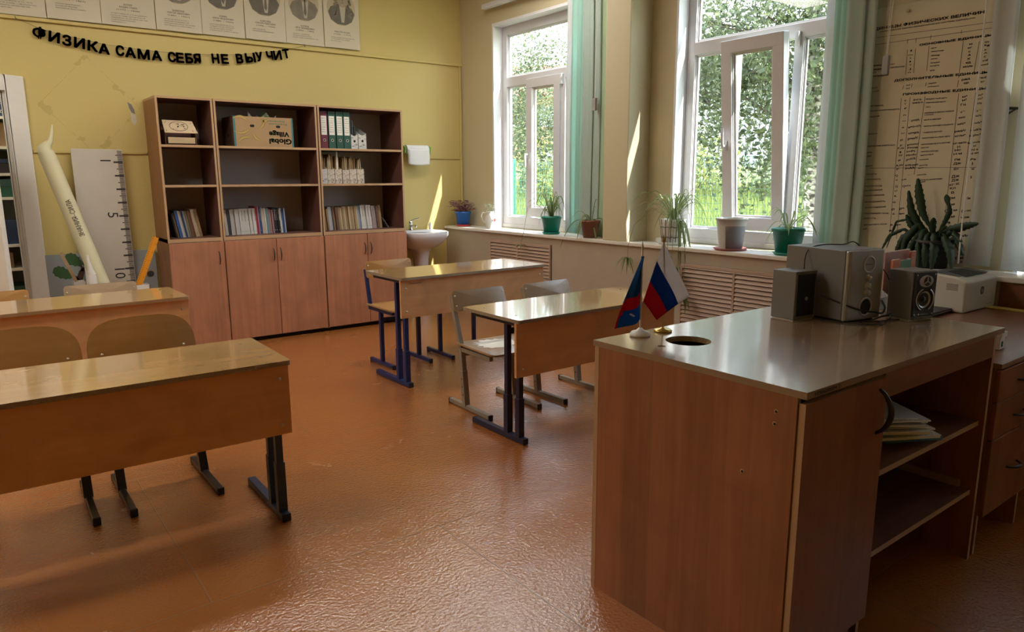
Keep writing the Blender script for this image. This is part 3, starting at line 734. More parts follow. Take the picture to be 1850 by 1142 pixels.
MB().box(.018, lx(1.945), .03, .046, 0, .085).build('plinth', 'demo_front', t)
dr = MB().box(.006, lx(1.958), -.008, .0095, .088, .812, [1, 1, 0, 1, 0, 1]).build('door', ['demo_front', EDG], t)
dr.rotation_euler = (0, 0, 0)
bow_handle(dr, lx(1.915), -.008, .722, .125, .036, True, 'handle', 'black_metal', .0065)
for yy, zz in ((.95, .777), (.952, .745), (1.036, .592), (.97, .115)):
    mb = MB(); T = frame_T((.001, yy-Y0, zz), (0, -1, 0), (0, 0, 1))
    mb.lathe([(.0035, .0008), (.006, .0008), (.0062, 0)], 14, (0, 0, 0), 0, T); mb.lathe([(0, .0004), (.0035, .0004)], 14, (0, 0, 0), 1, T); mb.build('screw_hole', [EDG, 'dark_void'], t)
# ------------------------------------------------------------------ teacher's desk beside it
plain('tape_yellow', (.62, .50, .12), .5)
t2 = thing('teacher_desk', 'lower red-brown desk with three drawers under the printer', 'desk', (2.768, .886, 0), 0)
MB().box(-.0, 1.275, -.018, .74, .697, .715, [0, 0, 1, 1, 1, 1]).build('desk_top', ['red_top', 'top_edge'], t2, bevel=.0015)
for x in (.0, .392): MB().box(x+.002, x+.018, .002, .72, 0, .6965, [0, 0, 1, 0, 0, 0]).build('side_panel', ['demo_side', EDG], t2)
MB().box(1.24, 1.258, .002, .72, 0, .6965).build('side_panel', 'demo_side', t2)
MB().box(.41, 1.24, .60, .616, .25, .6965).build('back_panel', 'demo_rail', t2)
MB().box(.018, .392, .02, .70, .150, .165).build('carcass_floor', 'demo_rail', t2)
for z0, z1, hz in ((.575, .688, .632), (.438, .571, .500), (.150, .434, .300)):
    dw = MB().box(.003, .408, -.016, .001, z0, z1).build('drawer', 'demo_front', t2, bevel=.0015)
    bow_handle(dw, .222, -.016, hz, .10, .03, False, 'handle', 'zinc' if 0 else 'black_metal', .005)
# ------------------------------------------------------------------ books and files on the shelves
def matcol(name, c, **k): return plain(name, c, **k).name
BK = {'dark grey': (.05, .05, .055), 'white': (.62, .60, .56), 'black': (.018, .018, .022), 'crimson': (.36, .03, .06), 'pink': (.45, .24, .26), 'blue': (.04, .12, .36), 'pale blue': (.28, .36, .50),
      'cream': (.52, .43, .28), 'tan': (.37, .24, .12), 'brown': (.16, .08, .045), 'olive': (.20, .19, .10), 'grey': (.27, .26, .25), 'silver': (.48, .49, .52), 'teal': (.10, .30, .36), 'mauve': (.33, .25, .26), 'reddish brown': (.24, .07, .045)}
for k, v in BK.items(): plain('book_'+k.replace(' ', '_'), v, .55)
def book(x, y, z, th, h, dp, colour, tilt, label, group, printed, rng):
    """spine towards the room, lower edge on the shelf"""
    b = thing('book', label, 'book', (x, y, z+th*.5*abs(math.sin(tilt))), 0, group)
    b.rotation_euler = (0, -tilt, 0)
    m = 'book_'+colour.replace(' ', '_'); w = th/2; c = .0011
    mb = MB(); mb.box(-w, w, 0, c*1.2, 0, h).box(-w, -w+c, 0, dp, 0, h).box(w-c, w, 0, dp, 0, h)
    mb.build('cover', m, b)
    MB().box(-w+c, w-c, c*1.2, dp-.004, .003, h-.003).build('pages', 'paper', b)
    if printed:
        mb = MB(); s = rng.choice(['ФИЗИКА', 'ЗАДАЧНИК', 'УЧЕБНИК', 'АСТРОНОМИЯ'])
        put_text(mb, s, frame_T((w*.35 if th > .012 else w*.3, -.0004, h*.93), (0, 0, -1), (1, 0, 0)), min(.008, th*.45), h*.42, depth=.0003)
        pm = 'paper' if colour in ('black', 'dark grey', 'blue', 'crimson') else 'ink'; mb.build('spine_title', pm, b)
        mb = MB(); put_text(mb, rng.choice('789'), frame_T((0, -.0004, h*.10), (1, 0, 0), (0, 0, 1)), min(.009, th*.5), None, 'C', depth=.0003); mb.build('spine_number', pm, b)
    return b
def book_row(x0, x1, z, y, specs, tilt, where, group, h=.212):
    rng = random.Random(len(specs)); tot = sum(s[1] for s in specs); k = (x1-x0)/(tot/math.cos(tilt)); x = x0
    for i, (colr, th, hh, pr) in enumerate(specs):
        th2 = th*k; st = th2/math.cos(tilt)
        yy = y+rng.uniform(-.006, .01)
        book(x+st/2, yy, z, th2-.0006, h*hh, .155+rng.uniform(-.01, .01), colr, tilt, f'{colr} book, {ORD[i]} from the left {where}', group, pr, rng)
        x += st
W = lambda n, t=.010, pr=False, h=1.: [('white', t, h, pr)]*n
book_row(1.362, 1.566, .890, 6.205, [('black', .011, .9, 0), ('tan', .012, .94, 0), ('blue', .022, 1.03, 0), ('white', .012, 1.02, 0), ('cream', .010, 1.0, 0), ('blue', .010, 1.02, 0), ('grey', .016, 1., 0), ('olive', .014, 1., 0), ('brown', .018, 1.0, 0), ('reddish brown', .010, .95, 0), ('cream', .026, 1.06, 1), ('tan', .024, 1.05, 1)], .16, 'on the low shelf of the narrow cabinet', 'books leaning in the narrow cabinet')
s2 = [('dark grey', .011, .99, 0)]
for i in range(5): s2 += [('white', .011, 1.0, 0)] if i != 3 else [('dark grey', .020, 1.01, 0)]
s2 += [('white', .011, 1.01, 0)]*5 + [('white', .024, 1.02, 1)]*5 + [('crimson', .014, 1.1, 0), ('pink', .010, 1.08, 0), ('blue', .016, 1.07, 1), ('silver', .008, 1.05, 0), ('cream', .016, 1.02, 0), ('white', .012, 1.02, 0), ('teal', .010, 1.0, 0), ('grey', .012, 1.02, 0), ('mauve', .011, .97, 0), ('pink', .010, .95, 0), ('pink', .010, .95, 0), ('black', .017, 1.03, 1), ('black', .017, 1.02, 1), ('black', .016, 1.02, 1), ('white', .018, 1.0, 1), ('blue', .014, 1.0, 0), ('pale blue', .012, 1.0, 0)]
book_row(1.722, 2.262, .890, 6.205, s2[:34], .055, 'on the low shelf of the middle cabinet', 'books on the low shelf of the middle cabinet')
s3 = [('tan', .016, .95, 0), ('cream', .014, .93, 0), ('tan', .014, .92, 0), ('silver', .026, 1., 0), ('dark grey', .012, 1.0, 0), ('tan', .016, 1., 0), ('brown', .022, .98, 0), ('tan', .018, .97, 0), ('cream', .014, .95, 0)]+[('tan', .016, 1., 0), ('cream', .014, 1., 0)]*4+[('pale blue', .022, 1., 1), ('white', .022, 1.03, 1), ('white', .022, 1.03, 1), ('white', .02, 1.03, 1), ('white', .02, 1.03, 1), ('mauve', .016, 1., 0), ('mauve', .014, 1., 0), ('silver', .010, 1., 0), ('brown', .020, .99, 0), ('tan', .022, 1.02, 0)]
book_row(2.602, 3.190, .890, 6.200, s3, .09, 'on the low shelf of the washbasin-side cabinet', 'books on the low shelf of the washbasin-side cabinet')
a = thing('thin_booklet', 'thin grey booklet slumped against the end of the book row by the washbasin', 'booklet', (3.262, 6.21, .891))
T = Tm((0, 0, .0005), (0, -.62, 0)); MB().box(-.002, .002, 0, .15, 0, .115, 0, T).build('cover', 'book_grey', a)
# lever arch binders
plain('binder_maroon', (.15, .022, .045), .45); plain('binder_green', (.022, .085, .06), .45)
SZ = 1.6125
rng = random.Random(3)
for i, (x, wd, m, lab) in enumerate(((2.574, .064, 'binder_maroon', 'maroon lever arch binder beside three green ones'), (2.647, .064, 'binder_green', 'green lever arch binder next to the maroon one'), (2.720, .064, 'binder_green', 'green lever arch binder, middle one of the three green binders'), (2.789, .062, 'binder_green', 'green lever arch binder next to the small patterned files'))):
    b = thing('binder', lab, 'binder', (x, 6.095, SZ), 0, 'lever arch binders on the top shelf')
    mb = MB(); mb.box(0, wd, 0, .003, 0, .315).box(0, .003, .003, .27, 0, .315).box(wd-.003, wd, .003, .27, 0, .315); mb.build('cover', m, b, bevel=.001)
    MB().box(.004, wd-.004, .01, .24, .008, .300).build('pages', 'paper', b)
    lb = MB().box(.006, wd-.008, -.0012, 0, .115, .275).build('spine_label', 'paper', b)
    mb = MB()
    for k in range(7): put_text(mb, ['Физика', '7 класс', 'планы', 'лаб. работы', 'отчёты', '2023', 'тесты'][(k+i) % 7], frame_T((.011, -.0013, .252-.019*k), (1, 0, 0), (0, 0, 1)), .007 if k % 2 else .009, .034+.006*rng.random(), depth=.0003)
    mb.build('lettering', 'soft_ink', lb)
    TT = frame_T((wd/2, 0, .070), (1, 0, 0), (0, 0, 1))
    mb = MB(); mb.lathe([(.0085, .0), (.0085, .003), (.0125, .003), (.0125, 0)], 18, (0, 0, 0), 0, TT); r = mb.build('ring', 'zinc', b)
    mb = MB(); mb.lathe([(0, .0012), (.0085, .0012)], 16, (0, 0, 0), 0, TT); mb.build('hole', 'dark_void', r)
a = thing('folder', 'thin pink folder squeezed between the cabinet side and the maroon binder', 'folder', (2.552, 6.10, SZ)); MB().box(0, .016, 0, .24, 0, .285).build('cover', 'book_pink', a, bevel=.001)
# magazine files
m, N, L, b_ = new_mat('file_print'); tc = N.new('ShaderNodeTexCoord'); vz = N.new('ShaderNodeTexNoise'); vz.inputs['Scale'].default_value = 60; vz.inputs['Detail'].default_value = 5; vz.inputs['Distortion'].default_value = 2; L.new(tc.outputs['Object'], vz.inputs['Vector'])
rp = N.new('ShaderNodeValToRGB'); rp.color_ramp.elements[0].position = .40; rp.color_ramp.elements[0].color = (.16, .10, .06, 1); rp.color_ramp.elements[1].position = .47; rp.color_ramp.elements[1].color = (.60, .53, .44, 1); L.new(vz.outputs['Fac'], rp.inputs[0]); L.new(rp.outputs[0], b_.inputs['Base Color']); b_.inputs['Roughness'].default_value = .6; MATS['file_print'] = m
m, N, L, b_ = new_mat('file_print_grey'); tc = N.new('ShaderNodeTexCoord'); vz = N.new('ShaderNodeTexNoise'); vz.inputs['Scale'].default_value = 55; vz.inputs['Detail'].default_value = 5; vz.inputs['Distortion'].default_value = 1.5; L.new(tc.outputs['Object'], vz.inputs['Vector'])
rp = N.new('ShaderNodeValToRGB'); rp.color_ramp.elements[0].position = .36; rp.color_ramp.elements[0].color = (.10, .10, .11, 1); rp.color_ramp.elements[1].position = .42; rp.color_ramp.elements[1].color = (.58, .57, .54, 1); L.new(vz.outputs['Fac'], rp.inputs[0]); L.new(rp.outputs[0], b_.inputs['Base Color']); MATS['file_print_grey'] = m
def mag_file(label, x, z, w, h, mat, group, hole, wave=False):
    f = thing('magazine_file', label, 'magazine file', (x, 6.10, z), 0, group)
    mb = MB(); t = .002
    if wave:
        n = 10; top = [(w*i/n, h-.016*math.sin(PI*i/n)) for i in range(n+1)]
        mb.prism([(0, 0), (w, 0)]+top[::-1], 0, t, 0, frame_T((0, t, 0), (1, 0, 0), (0, 0, 1)))
    else: mb.box(0, w, 0, t, 0, h)
    for xx in (0, w-t):
        mb.add([(xx, t, 0), (xx, .25, 0), (xx, .25, h+.09), (xx, t, h), (xx+t, t, 0), (xx+t, .25, 0), (xx+t, .25, h+.09), (xx+t, t, h)], [(3, 2, 1, 0), (4, 5, 6, 7), (0, 1, 5, 4), (1, 2, 6, 5), (2, 3, 7, 6), (3, 0, 4, 7)])
    mb.box(t, w-t, t, .25, 0, t)
    fb = mb.build('body', mat, f)
    if hole:
        mb = MB(); mb.lathe([(0, .0006), (.011, .0006)], 18, (0, 0, 0), 0, frame_T((w/2, 0, h*.52), (1, 0, 0), (0, 0, 1))); mb.build('finger_hole', 'dark_void', f)
    return f
mag_file('small grey-patterned magazine file holding dark notebooks, next to the green binders', 2.858, SZ, .064, .130, 'file_print_grey', 'small patterned magazine files on the top shelf', True, True)
mag_file('small grey-patterned magazine file standing empty at the end of the binder row', 2.930, SZ, .076, .137, 'file_print_grey', 'small patterned magazine files on the top shelf', True, True)
for k, (x, hh, lab) in enumerate(((2.862, .25, 'tall dark violet notebook standing at the left in the patterned file beside the binders'), (2.880, .245, 'dark notebook in the middle of the patterned file beside the binders'), (2.900, .195, 'short black notebook at the right in the patterned file beside the binders'))):
    a = thing('notebook', lab, 'notebook', (x, 6.125, SZ+.003), 0, 'dark notebooks in the patterned file'); MB().box(0, .013, 0, .18, 0, hh).build('cover', 'book_dark_grey' if k != 2 else 'book_black', a, bevel=.001)
    MB().box(.002, .011, .004, .184, .003, hh+.0008).build('pages', 'paper', a)
SZ2 = 1.3085
mx_ = [(2.553, .064), (2.620, .066), (2.690, .064), (2.763, .062), (2.830, .066), (2.902, .068)]
for i, (x, w) in enumerate(mx_):
    mag_file(f'brown-flowered white magazine file, {ORD[i]} from the left in its row of six', x, SZ2, w, .126-(.008 if i == 3 else 0), 'file_print' if i else 'file_print_grey', 'flowered magazine files in a row', False)
    n = (4, 5, 3, 3, 4, 2)[i]
    for k in range(n):
        hh = .205+.05*rng.random()-(.02 if i == 5 else 0); tl = rng.uniform(-.05, .05)
        a = thing('paper_folder', f'thin tan paper folder sticking out of the {ORD[i]} flowered magazine file', 'folder', (x+.007+(w-.014)*(k+.5)/n, 6.112+.012*rng.random(), SZ2+.0035), 0, f'tan folders in the {ORD[i]} flowered file')
        a.rotation_euler = (0, tl*.6, 0)
        MB().box(-.0035, .0035, 0, .20, 0, hh).build('cover', rng.choice(['book_tan', 'book_tan', 'book_cream']), a, bevel=.0008)
a = thing('white_tag', 'white paper slip standing up from the third flowered magazine file', 'paper', (2.722, 6.118, SZ2+.0035)); MB().box(-.006, .006, 0, .001, 0, .275).build('slip', 'paper', a)
# carton of bananas, standing upside down
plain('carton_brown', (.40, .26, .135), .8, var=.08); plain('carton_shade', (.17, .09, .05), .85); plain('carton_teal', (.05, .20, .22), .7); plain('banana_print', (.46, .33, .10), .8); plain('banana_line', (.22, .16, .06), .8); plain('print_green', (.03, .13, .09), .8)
CW, CH, CD = .492, .240, .30
c = thing('cardboard_box', 'brown banana carton standing upside down on the top shelf of the middle cabinet', 'box', (1.838, 6.098, SZ))
mb = MB(); t = .005
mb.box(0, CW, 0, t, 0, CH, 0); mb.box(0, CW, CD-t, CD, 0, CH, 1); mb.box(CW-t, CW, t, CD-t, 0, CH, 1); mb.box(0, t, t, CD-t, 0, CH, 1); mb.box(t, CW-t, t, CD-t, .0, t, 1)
body = mb.build('carton', ['carton_brown', 'carton_shade'], c)
mb = MB(); mb.box(0, .015, -.0008, 0, 0, CH).box(CW-.014, CW, -.0008, 0, 0, CH); mb.build('teal_edge', 'carton_teal', c)
FT = lambda u, v: frame_T((u, -.0006, v), (1, 0, 0), (0, 0, 1))
mb = MB()
for hx in (.150, .365): mb.pad(rrect(.036, .020, .0098, 6), .001, None, FT(hx, .166), 0, 0)
mb.pad(rrect(.030, .022, .0098, 6), .001, None, frame_T((-.0006, .15, .09), (0, -1, 0), (0, 0, 1)), 0, 0)
mb.build('hand_hole', 'dark_void', c)
def banana(mb, u, v, L_, rot, curve, th):
    pts = []; n = 12
    for i in range(n+1):
        s = i/n-.5; pts.append((s*L_, curve*(1-4*s*s), th*max(.12, math.sin(PI*(i+.4)/(n+.8))**.7)))
    for k, mi, sc in ((0, 1, 1.25), (1, 0, .85)):
        up = [(x, y+r*sc/2) for x, y, r in pts]; dn = [(x, y-r*sc/2) for x, y, r in pts][::-1]
        ca, sa = math.cos(rot), math.sin(rot); poly = [(u+x*ca-y*sa, v+x*sa+y*ca, -.0006-.0003*k) for x, y in up+dn]
        vs = [(x, z, y) for x, y, z in poly]; m = len(up)
        mb.add(vs, [(i, i+1, 2*m-2-i, 2*m-1-i) for i in range(m-1)], mi)
mb = MB()
for u, v, l, r, cv in ((.062, .205, .13, -.25, .030), (.070, .137, .135, .25, -.028), (.215, .193, .11, 1.2, -.030), (.190, .085, .10, -.8, -.022), (.085, .043, .13, .35, .03), (.255, .222, .08, .1, -.015)):
    banana(mb, u, v, l, r, cv, .021)
mb.build('banana_picture', ['banana_print', 'banana_line'], c)
mb = MB(); UD = lambda u, v: frame_T((u, -.0007, v), (-1, 0, 0), (0, 0, -1))
put_bold(mb, 'Global', UD(.472, .066), .046, .190, 'L', .0022, .0004); put_bold(mb, 'Village', UD(.454, .124), .044, .170, 'L', .0022, .0004)
mb.pad([(0, 0), (.012, .012), (.026, .012), (.038, .002), (.026, -.006), (.012, -.006)], .0006, None, FT(.292, .060))
mb.build('brand_lettering', 'print_green', c)
mb = MB(); put_text(mb, 'Premium', UD(.440, .193), .016, .150, depth=.0004); put_text(mb, 'bananas', UD(.420, .215), .014, .145, depth=.0004); mb.build('small_lettering', 'print_green', c)
# paper models poking out of the carton
plain('paper_green', (.22, .45, .16), .6); plain('paper_blue', (.06, .13, .42), .6); plain('paper_red', (.45, .04, .06), .6)
def solid(name, label, cat, loc, r, mats, sub, rot, group):
    o = thing(name, label, cat, loc, 0, group); bm = bmesh.new(); bmesh.ops.create_icosphere(bm, subdivisions=1, radius=r) if sub else bmesh.ops.create_cone(bm, segments=5, radius1=r, radius2=.001, depth=r*2.6, cap_ends=True)
    me = bpy.data.meshes.new('faces'); bm.to_mesh(me); bm.free()
    for q in mats: me.materials.append(MATS[q])
    for p in me.polygons: p.material_index = p.index % len(mats)
    k = bpy.data.objects.new('faces', me); COL.objects.link(k); k.parent = o; k.rotation_euler = rot; return o
GP = 'paper geometric models in the carton'
solid('paper_polyhedron', 'green and white paper polyhedron showing above the carton rim', 'paper model', (2.130, 6.20, SZ+.245), .045, ['paper_green', 'paper', 'paper_green'], True, (.3, .2, .4), GP)
solid('paper_cone', 'white and blue paper spike rising out of the carton', 'paper model', (2.005, 6.20, SZ+.255), .028, ['paper', 'paper_blue'], False, (0, -.35, 0), GP)
solid('paper_cone', 'red paper spike beside the green polyhedron in the carton', 'paper model', (2.055, 6.19, SZ+.236), .026, ['paper_red', 'paper_red', 'paper_blue'], False, (.2, .3, 0), GP)
solid('paper_cone', 'small pale paper spike at the end of the carton opening', 'paper model', (2.215, 6.20, SZ+.245), .020, ['paper', 'paper_blue', 'paper'], False, (0, .5, 0), GP)
for i, (x, y, z) in enumerate(((2.12, 6.21, .12), (2.01, 6.21, .13), (2.20, 6.21, .12))):
    pass
a = thing('packing_paper', 'crumpled paper filling the banana carton', 'paper', (1.838, 6.098, SZ)); mb = MB()
for i in range(12):
    pass
mb.pad(rrect(CW-.03, CD-.03, .02, 4, CW/2, CD/2), .20, lambda x, y: .108+.006*math.sin(40*x)*math.cos(35*y)); mb.build('sheets', 'old_paper', a)
# little laser-cut plywood house box
wood('ply_pale', (.50, .36, .20), (.60, .45, .27), 'X', .5, .5, .03, 'Z', bmp=.01)
h = thing('house_box', 'small pale plywood box shaped like a house, in the narrow cabinet', 'box', (1.325, 6.105, SZ))
mb = MB(); mb.box(.0, .006, .01, .155, 0, .115).box(.222, .228, .01, .155, 0, .115).box(.006, .222, .150, .155, 0, .16).box(.006, .222, .01, .155, 0, .006); mb.build('walls', 'cabinet_inner', h)
MB().box(.018, .215, 0, .006, .012, .058).build('front_board', 'ply_pale', h, bevel=.001)
T = frame_T((-.004, -.012, .088), (1, 0, 0), (0, .55, 1)); mb = MB(); mb.prism([(0, 0), (.238, 0), (.214, .108), (-.004, .112)], 0, .005, 0, T); rf = mb.build('roof_lid', 'ply_pale', h)
mb = MB(); O = ell(.068, .043, 28, .108, .058); I = ell(.064, .039, 28, .108, .058)
for A, B in ((O, I),):
    n = len(A); v = [(x, y, .0056) for x, y in A+B]; mb.add(v, [(i, (i+1) % n, n+(i+1) % n, n+i) for i in range(n)], 0, T)
rr = random.Random(2)
for k in range(16):
    x = .108+rr.uniform(-.045, .045); y = .058+rr.uniform(-.026, .026); mb.pad(ell(rr.uniform(.003, .010), rr.uniform(.001, .004), 8, x, y), .0008, lambda X, Y: .0055, T)
for x, y in ((.015, .02), (.015, .09), (.205, .02), (.2, .085)): mb.pad(ell(.002, .006, 8, x, y), .0008, lambda X, Y: .0055, T)
mb.build('burnt_drawing', 'ink', rf)
# flat things lying on top of the tall cabinet
a = thing('cardboard_sheet', 'dark flat sheet lying on top of the cabinet beside the washbasin', 'sheet', (2.78, 6.12, 1.971)); MB().box(0, .22, 0, .25, 0, .008, 0, Tm((0, 0, .0), (0, 0, .1))).build('sheet', 'book_brown', a)
a = thing('cardboard_sheet', 'tan flat sheet lying beside the dark one on the cabinet top', 'sheet', (3.03, 6.11, 1.971)); MB().box(0, .22, 0, .25, 0, .005, 0, Tm((0, 0, 0), (0, 0, -.06))).build('sheet', 'book_olive', a)

# ------------------------------------------------------------------ portraits and the letter garland
PB = [.12, .394, .676, 1.029, 1.409, 1.7545, 2.102, 2.4545, 2.806, 3.155]
PT8 = [([], ['«ТО, ЧТО МЫ ЗНАЕМ,', 'ОГРАНИЧЕННО, А ТО, ЧЕГО', 'МЫ НЕ ЗНАЕМ, — БЕСКОНЕЧНО,', 'СТРЕМЯСЬ СВОИМ СВЕТОМ', 'РАЗВИТИЯ»']),
       (['ФАРАДЕЙ МАЙКЛ', '(1791 – 1867)'], ['«НАУКА ВЫИГРЫВАЕТ,', 'КОГДА ЕЁ КРЫЛЬЯ', 'РАСКОВАНЫ ФАНТАЗИЕЙ».']),
       (['АМПЕР', 'АНДРЕ МАРИ', '(1775 – 1836)'], ['«СЧАСТЛИВЫ ТЕ, КТО РАЗВИВАЕТ', 'НАУКУ В ГОДЫ, КОГДА ОНА НЕ', 'ЗАВЕРШЕНА, НО КОГДА В НЕЙ УЖЕ', 'НАЗРЕЛ РЕШИТЕЛЬНЫЙ', 'ПЕРЕВОРОТ».']),
       (['ВАВИЛОВ', 'СЕРГЕЙ ИВАНОВИЧ', '(1891 – 1951)'], ['«ПРИРОДА ФИЗИЧЕСКОГО', 'ЯВЛЕНИЯ РАСКРЫВАЕТСЯ', 'УПРОЩЁННЫМ ПРЕДСТАВЛЕНИЕМ', 'НАГЛЯДНОГО ХАРАКТЕРА...»']),
       (['ИОФФЕ', 'АБРАМ ФЁДОРОВИЧ', '(1880 – 1960)'], ['«НАУЧНАЯ ДЕЯТЕЛЬНОСТЬ', 'ТОЛЬКО ТОГДА УВЛЕКАЕТ,', 'КОГДА ОНА ДОСТАВЛЯЕТ', 'СОДЕРЖАНИЕ ЖИЗНИ И ДЕЛА».']),
       (['КОРОЛЁВ', 'СЕРГЕЙ ПАВЛОВИЧ', '(1906 – 1966)'], ['«НЕТ ПРЕДЕЛА', 'ЧЕЛОВЕЧЕСКОЙ МЫСЛИ».']),
       (['КАПИЦА', 'ПЁТР ЛЕОНИДОВИЧ', '(1894 – 1984)'], ['«НАУКА — ВЕСЁЛОЕ,', 'УВЛЕКАТЕЛЬНОЕ ДЕЛО,', 'НАУКЕ НУЖЕН КАЖДЫЙ ЕЁ ЧАС»']),
       (['НЬЮТОН ИСААК', '(1643 – 1727)'], ['«ЕСЛИ Я ВИДЕЛ ДАЛЬШЕ ДРУГИХ,', 'ТО ПОТОМУ, ЧТО СТОЯЛ', 'НА ПЛЕЧАХ».'])]
plain('suit_dark', (.17, .155, .13), .85, var=.3, vscale=14); plain('suit_mid', (.24, .215, .17), .85, var=.3, vscale=14); plain('sepia_halo', (.50, .42, .29), .85, var=.15, vscale=7); plain('shirt_print', (.50, .46, .38), .85); plain('face_print', (.40, .33, .24), .85, var=.2, vscale=20)
PL8 = ['portrait sheet at the very end by the doorway, only text lines showing', 'portrait sheet above the first letters of the garland with a big name line', 'portrait sheet showing the hem of a dark coat, above the middle of the first word', 'portrait sheet with a pale halo and dark lapels, above the second word', 'portrait sheet of a suit with a slanted tie in a tan halo', 'portrait sheet of a dark suit, white shirt front and loose tie', 'portrait sheet of a person in a suit with a narrow dark tie and chin showing', 'portrait sheet of a person with long curly hair, last towards the windows']
for i in range(8):
    x0 = PB[i+1]+.002 if i else .325; x1 = PB[i+2]-.003
    w = x1-x0; zb = 2.508+.022*i/8; y0 = BY-.0165-(.006 if i % 2 else 0)
    if i == 7: w = .345
    p = thing('portrait_poster', PL8[i], 'poster', (x0, y0, zb), 0, 'portrait sheets in a row above the moulding')
    MB().box(0, w, 0, .0055, 0, .56).build('sheet', 'old_paper', p)
    Q = lambda u, v, d=.0004: frame_T((u, -d, v), (1, 0, 0), (0, 0, 1))
    cx = w*.5
    if i >= 1:
        zc = .335 if i < 5 else .325
        mb = MB(); mb.pad(ell(w*.40, .148, 28, 0, 0), .0006, None, Q(cx, zc+.02)); mb.build('portrait_halo', 'sepia_halo', p)
        mb = MB()
        sh = [(-w*.37, -.02), (-w*.30, -.085), (-w*.12, -.118), (w*.10, -.12), (w*.28, -.09), (w*.37, -.02), (w*.30, .025), (w*.12, .055), (-w*.12, .055), (-w*.30, .025)]
        mb.pad(sh, .0006, None, Q(cx, zc, .0012)); mb.build('coat', 'suit_dark' if i % 3 else 'suit_mid', p)
        if i != 1:
            mb = MB(); mb.prism([(-.03, .055), (-.012, -.10), (.014, -.10), (.035, .055)], 0, .0005, 0, Q(cx+.01, zc, .0018)); mb.build('shirt', 'shirt_print', p)
            if i in (4, 5, 6):
                mb = MB(); mb.prism([(-.008, .05), (-.004, .03), (-.012, -.06), (.004, -.085), (.014, -.055), (.006, .03), (.010, .05)], 0, .0005, 0, Q(cx+.008, zc, .0024)); mb.build('tie', 'suit_dark', p)
        mb = MB(); mb.pad(ell(.052, .068, 22, 0, 0), .0006, None, Q(cx+.012, zc+.098, .0026)); mb.prism([(-.028, -.075), (.028, -.075), (.03, 0), (-.03, 0)], 0, .0005, 0, Q(cx+.012, zc+.12, .0022)); mb.build('face', 'face_print', p)
        mb = MB(); mb.pad(ell(.016, .004, 10, .0, -.030), .0004, None, Q(cx+.012, zc+.098, .003)); mb.pad(ell(.005, .016, 10, .002, -.003), .0004, None, Q(cx+.012, zc+.098, .003)); mb.build('face_shading', 'suit_mid', p)
        if i == 7:
            mb = MB(); rr = random.Random(5)
            for s in (-1, 1):
                for k in range(13): mb.pad(ell(rr.uniform(.011, .018), rr.uniform(.010, .015), 10, s*(.052+rr.uniform(0, .032)), .10-.016*k), .0006, None, Q(cx+.012, zc+.045, .0030))
            mb.build('hair', 'suit_mid', p)
    names, quote = PT8[i]
    mb = MB(); z = .150 if i > 0 else .115
    if i == 1: z = .155
    if i == 7: z = .135
    for k, s in enumerate(names):
        put_text(mb, s, Q(cx, z), .0125 if k < len(names)-1 else .009, min(w*.5, .0125*len(s)*1.0), 'C', bold=.01, depth=.0003); z -= .0185
    z -= .012
    if names: mb.build('name_lettering', 'ink', p); mb = MB()
    for s in quote:
        put_text(mb, s, Q(w*.17, z), .0075, min(w*.68, .0092*len(s)), 'L', depth=.0003); z -= .0155
    mb.build('quote_lettering', 'ink', p)
GL = 'ФИЗИКАСАМАСЕБЯНЕВЫУЧИТ'
GP_ = [(0.62, 2.401), (0.707, 2.384), (0.785, 2.369), (0.865, 2.359), (0.951, 2.346), (1.024, 2.333), (1.132, 2.331), (1.204, 2.324), (1.297, 2.32), (1.39, 2.319), (1.502, 2.319), (1.563, 2.319), (1.633, 2.321), (1.694, 2.325), (1.839, 2.338), (1.915, 2.342), (2.036, 2.356), (2.127, 2.371), (2.203, 2.387), (2.295, 2.403), (2.364, 2.414), (2.441, 2.434)]
g = thing('letter_garland', 'black felt letter garland strung across the yellow wall below the portraits', 'garland', (0, 6.45, 0))
pts = [(.48, -.008, 2.484)]
for i, (ch, (x, z)) in enumerate(zip(GL, GP_)):
    a, b = GP_[max(i-1, 0)], GP_[min(i+1, 21)]; an = math.atan2(b[1]-a[1], b[0]-a[0])*.75
    T = frame_T((x, 0, z), (math.cos(an), 0, math.sin(an)), (-math.sin(an), 0, math.cos(an)))
    mb = MB(); H = .079; wd = {'Ф': .092, 'М': .088, 'Ы': .088, 'И': .072, 'З': .06, 'К': .07, 'А': .076}.get(ch, .060)
    put_bold(mb, ch, T @ Matrix.Translation((0, -H/2, 0)), H, wd, 'C', .0024 if ch == 'Ф' else .0040, .004)
    mb.build('letter', 'black_felt', g)
    q = T @ Vector((0, H*.36, -.001)); pts.append(tuple(q))
pts.append((2.613, -.008, 2.510))
mb = MB(); mb.tube(pts, .0013, 5); mb.build('cord', 'string', g)
mb = MB()
for p in (pts[0], pts[-1]): mb.tube([(p[0], .018, p[2]+.014), (p[0], -.008, p[2]+.012), (p[0], -.010, p[2]-.004), (p[0]+.01, -.006, p[2]-.008)], .002, 6)
mb.build('hook', 'black_metal', g)
# chipped plaster patches on the wall
plain('plaster_grey', (.22, .21, .19), .9); plain('plaster_white', (.62, .58, .46), .9)
mb = MB(); mb.pad([(1.150, 1.95), (1.178, 1.93), (1.195, 1.89), (1.197, 1.86), (1.175, 1.868), (1.160, 1.90)], .0008, None, frame_T((0, BY-.0006, 0), (1, 0, 0), (0, 0, 1)), 0); struct(mb.build('wall_chip_grey', 'plaster_grey'))
mb = MB(); mb.pad([(1.165, 1.865), (1.20, 1.855), (1.205, 1.80), (1.185, 1.77), (1.168, 1.80)], .0006, None, frame_T((0, BY-.0006, 0), (1, 0, 0), (0, 0, 1)), 0); struct(mb.build('wall_chip_white', 'plaster_white'))
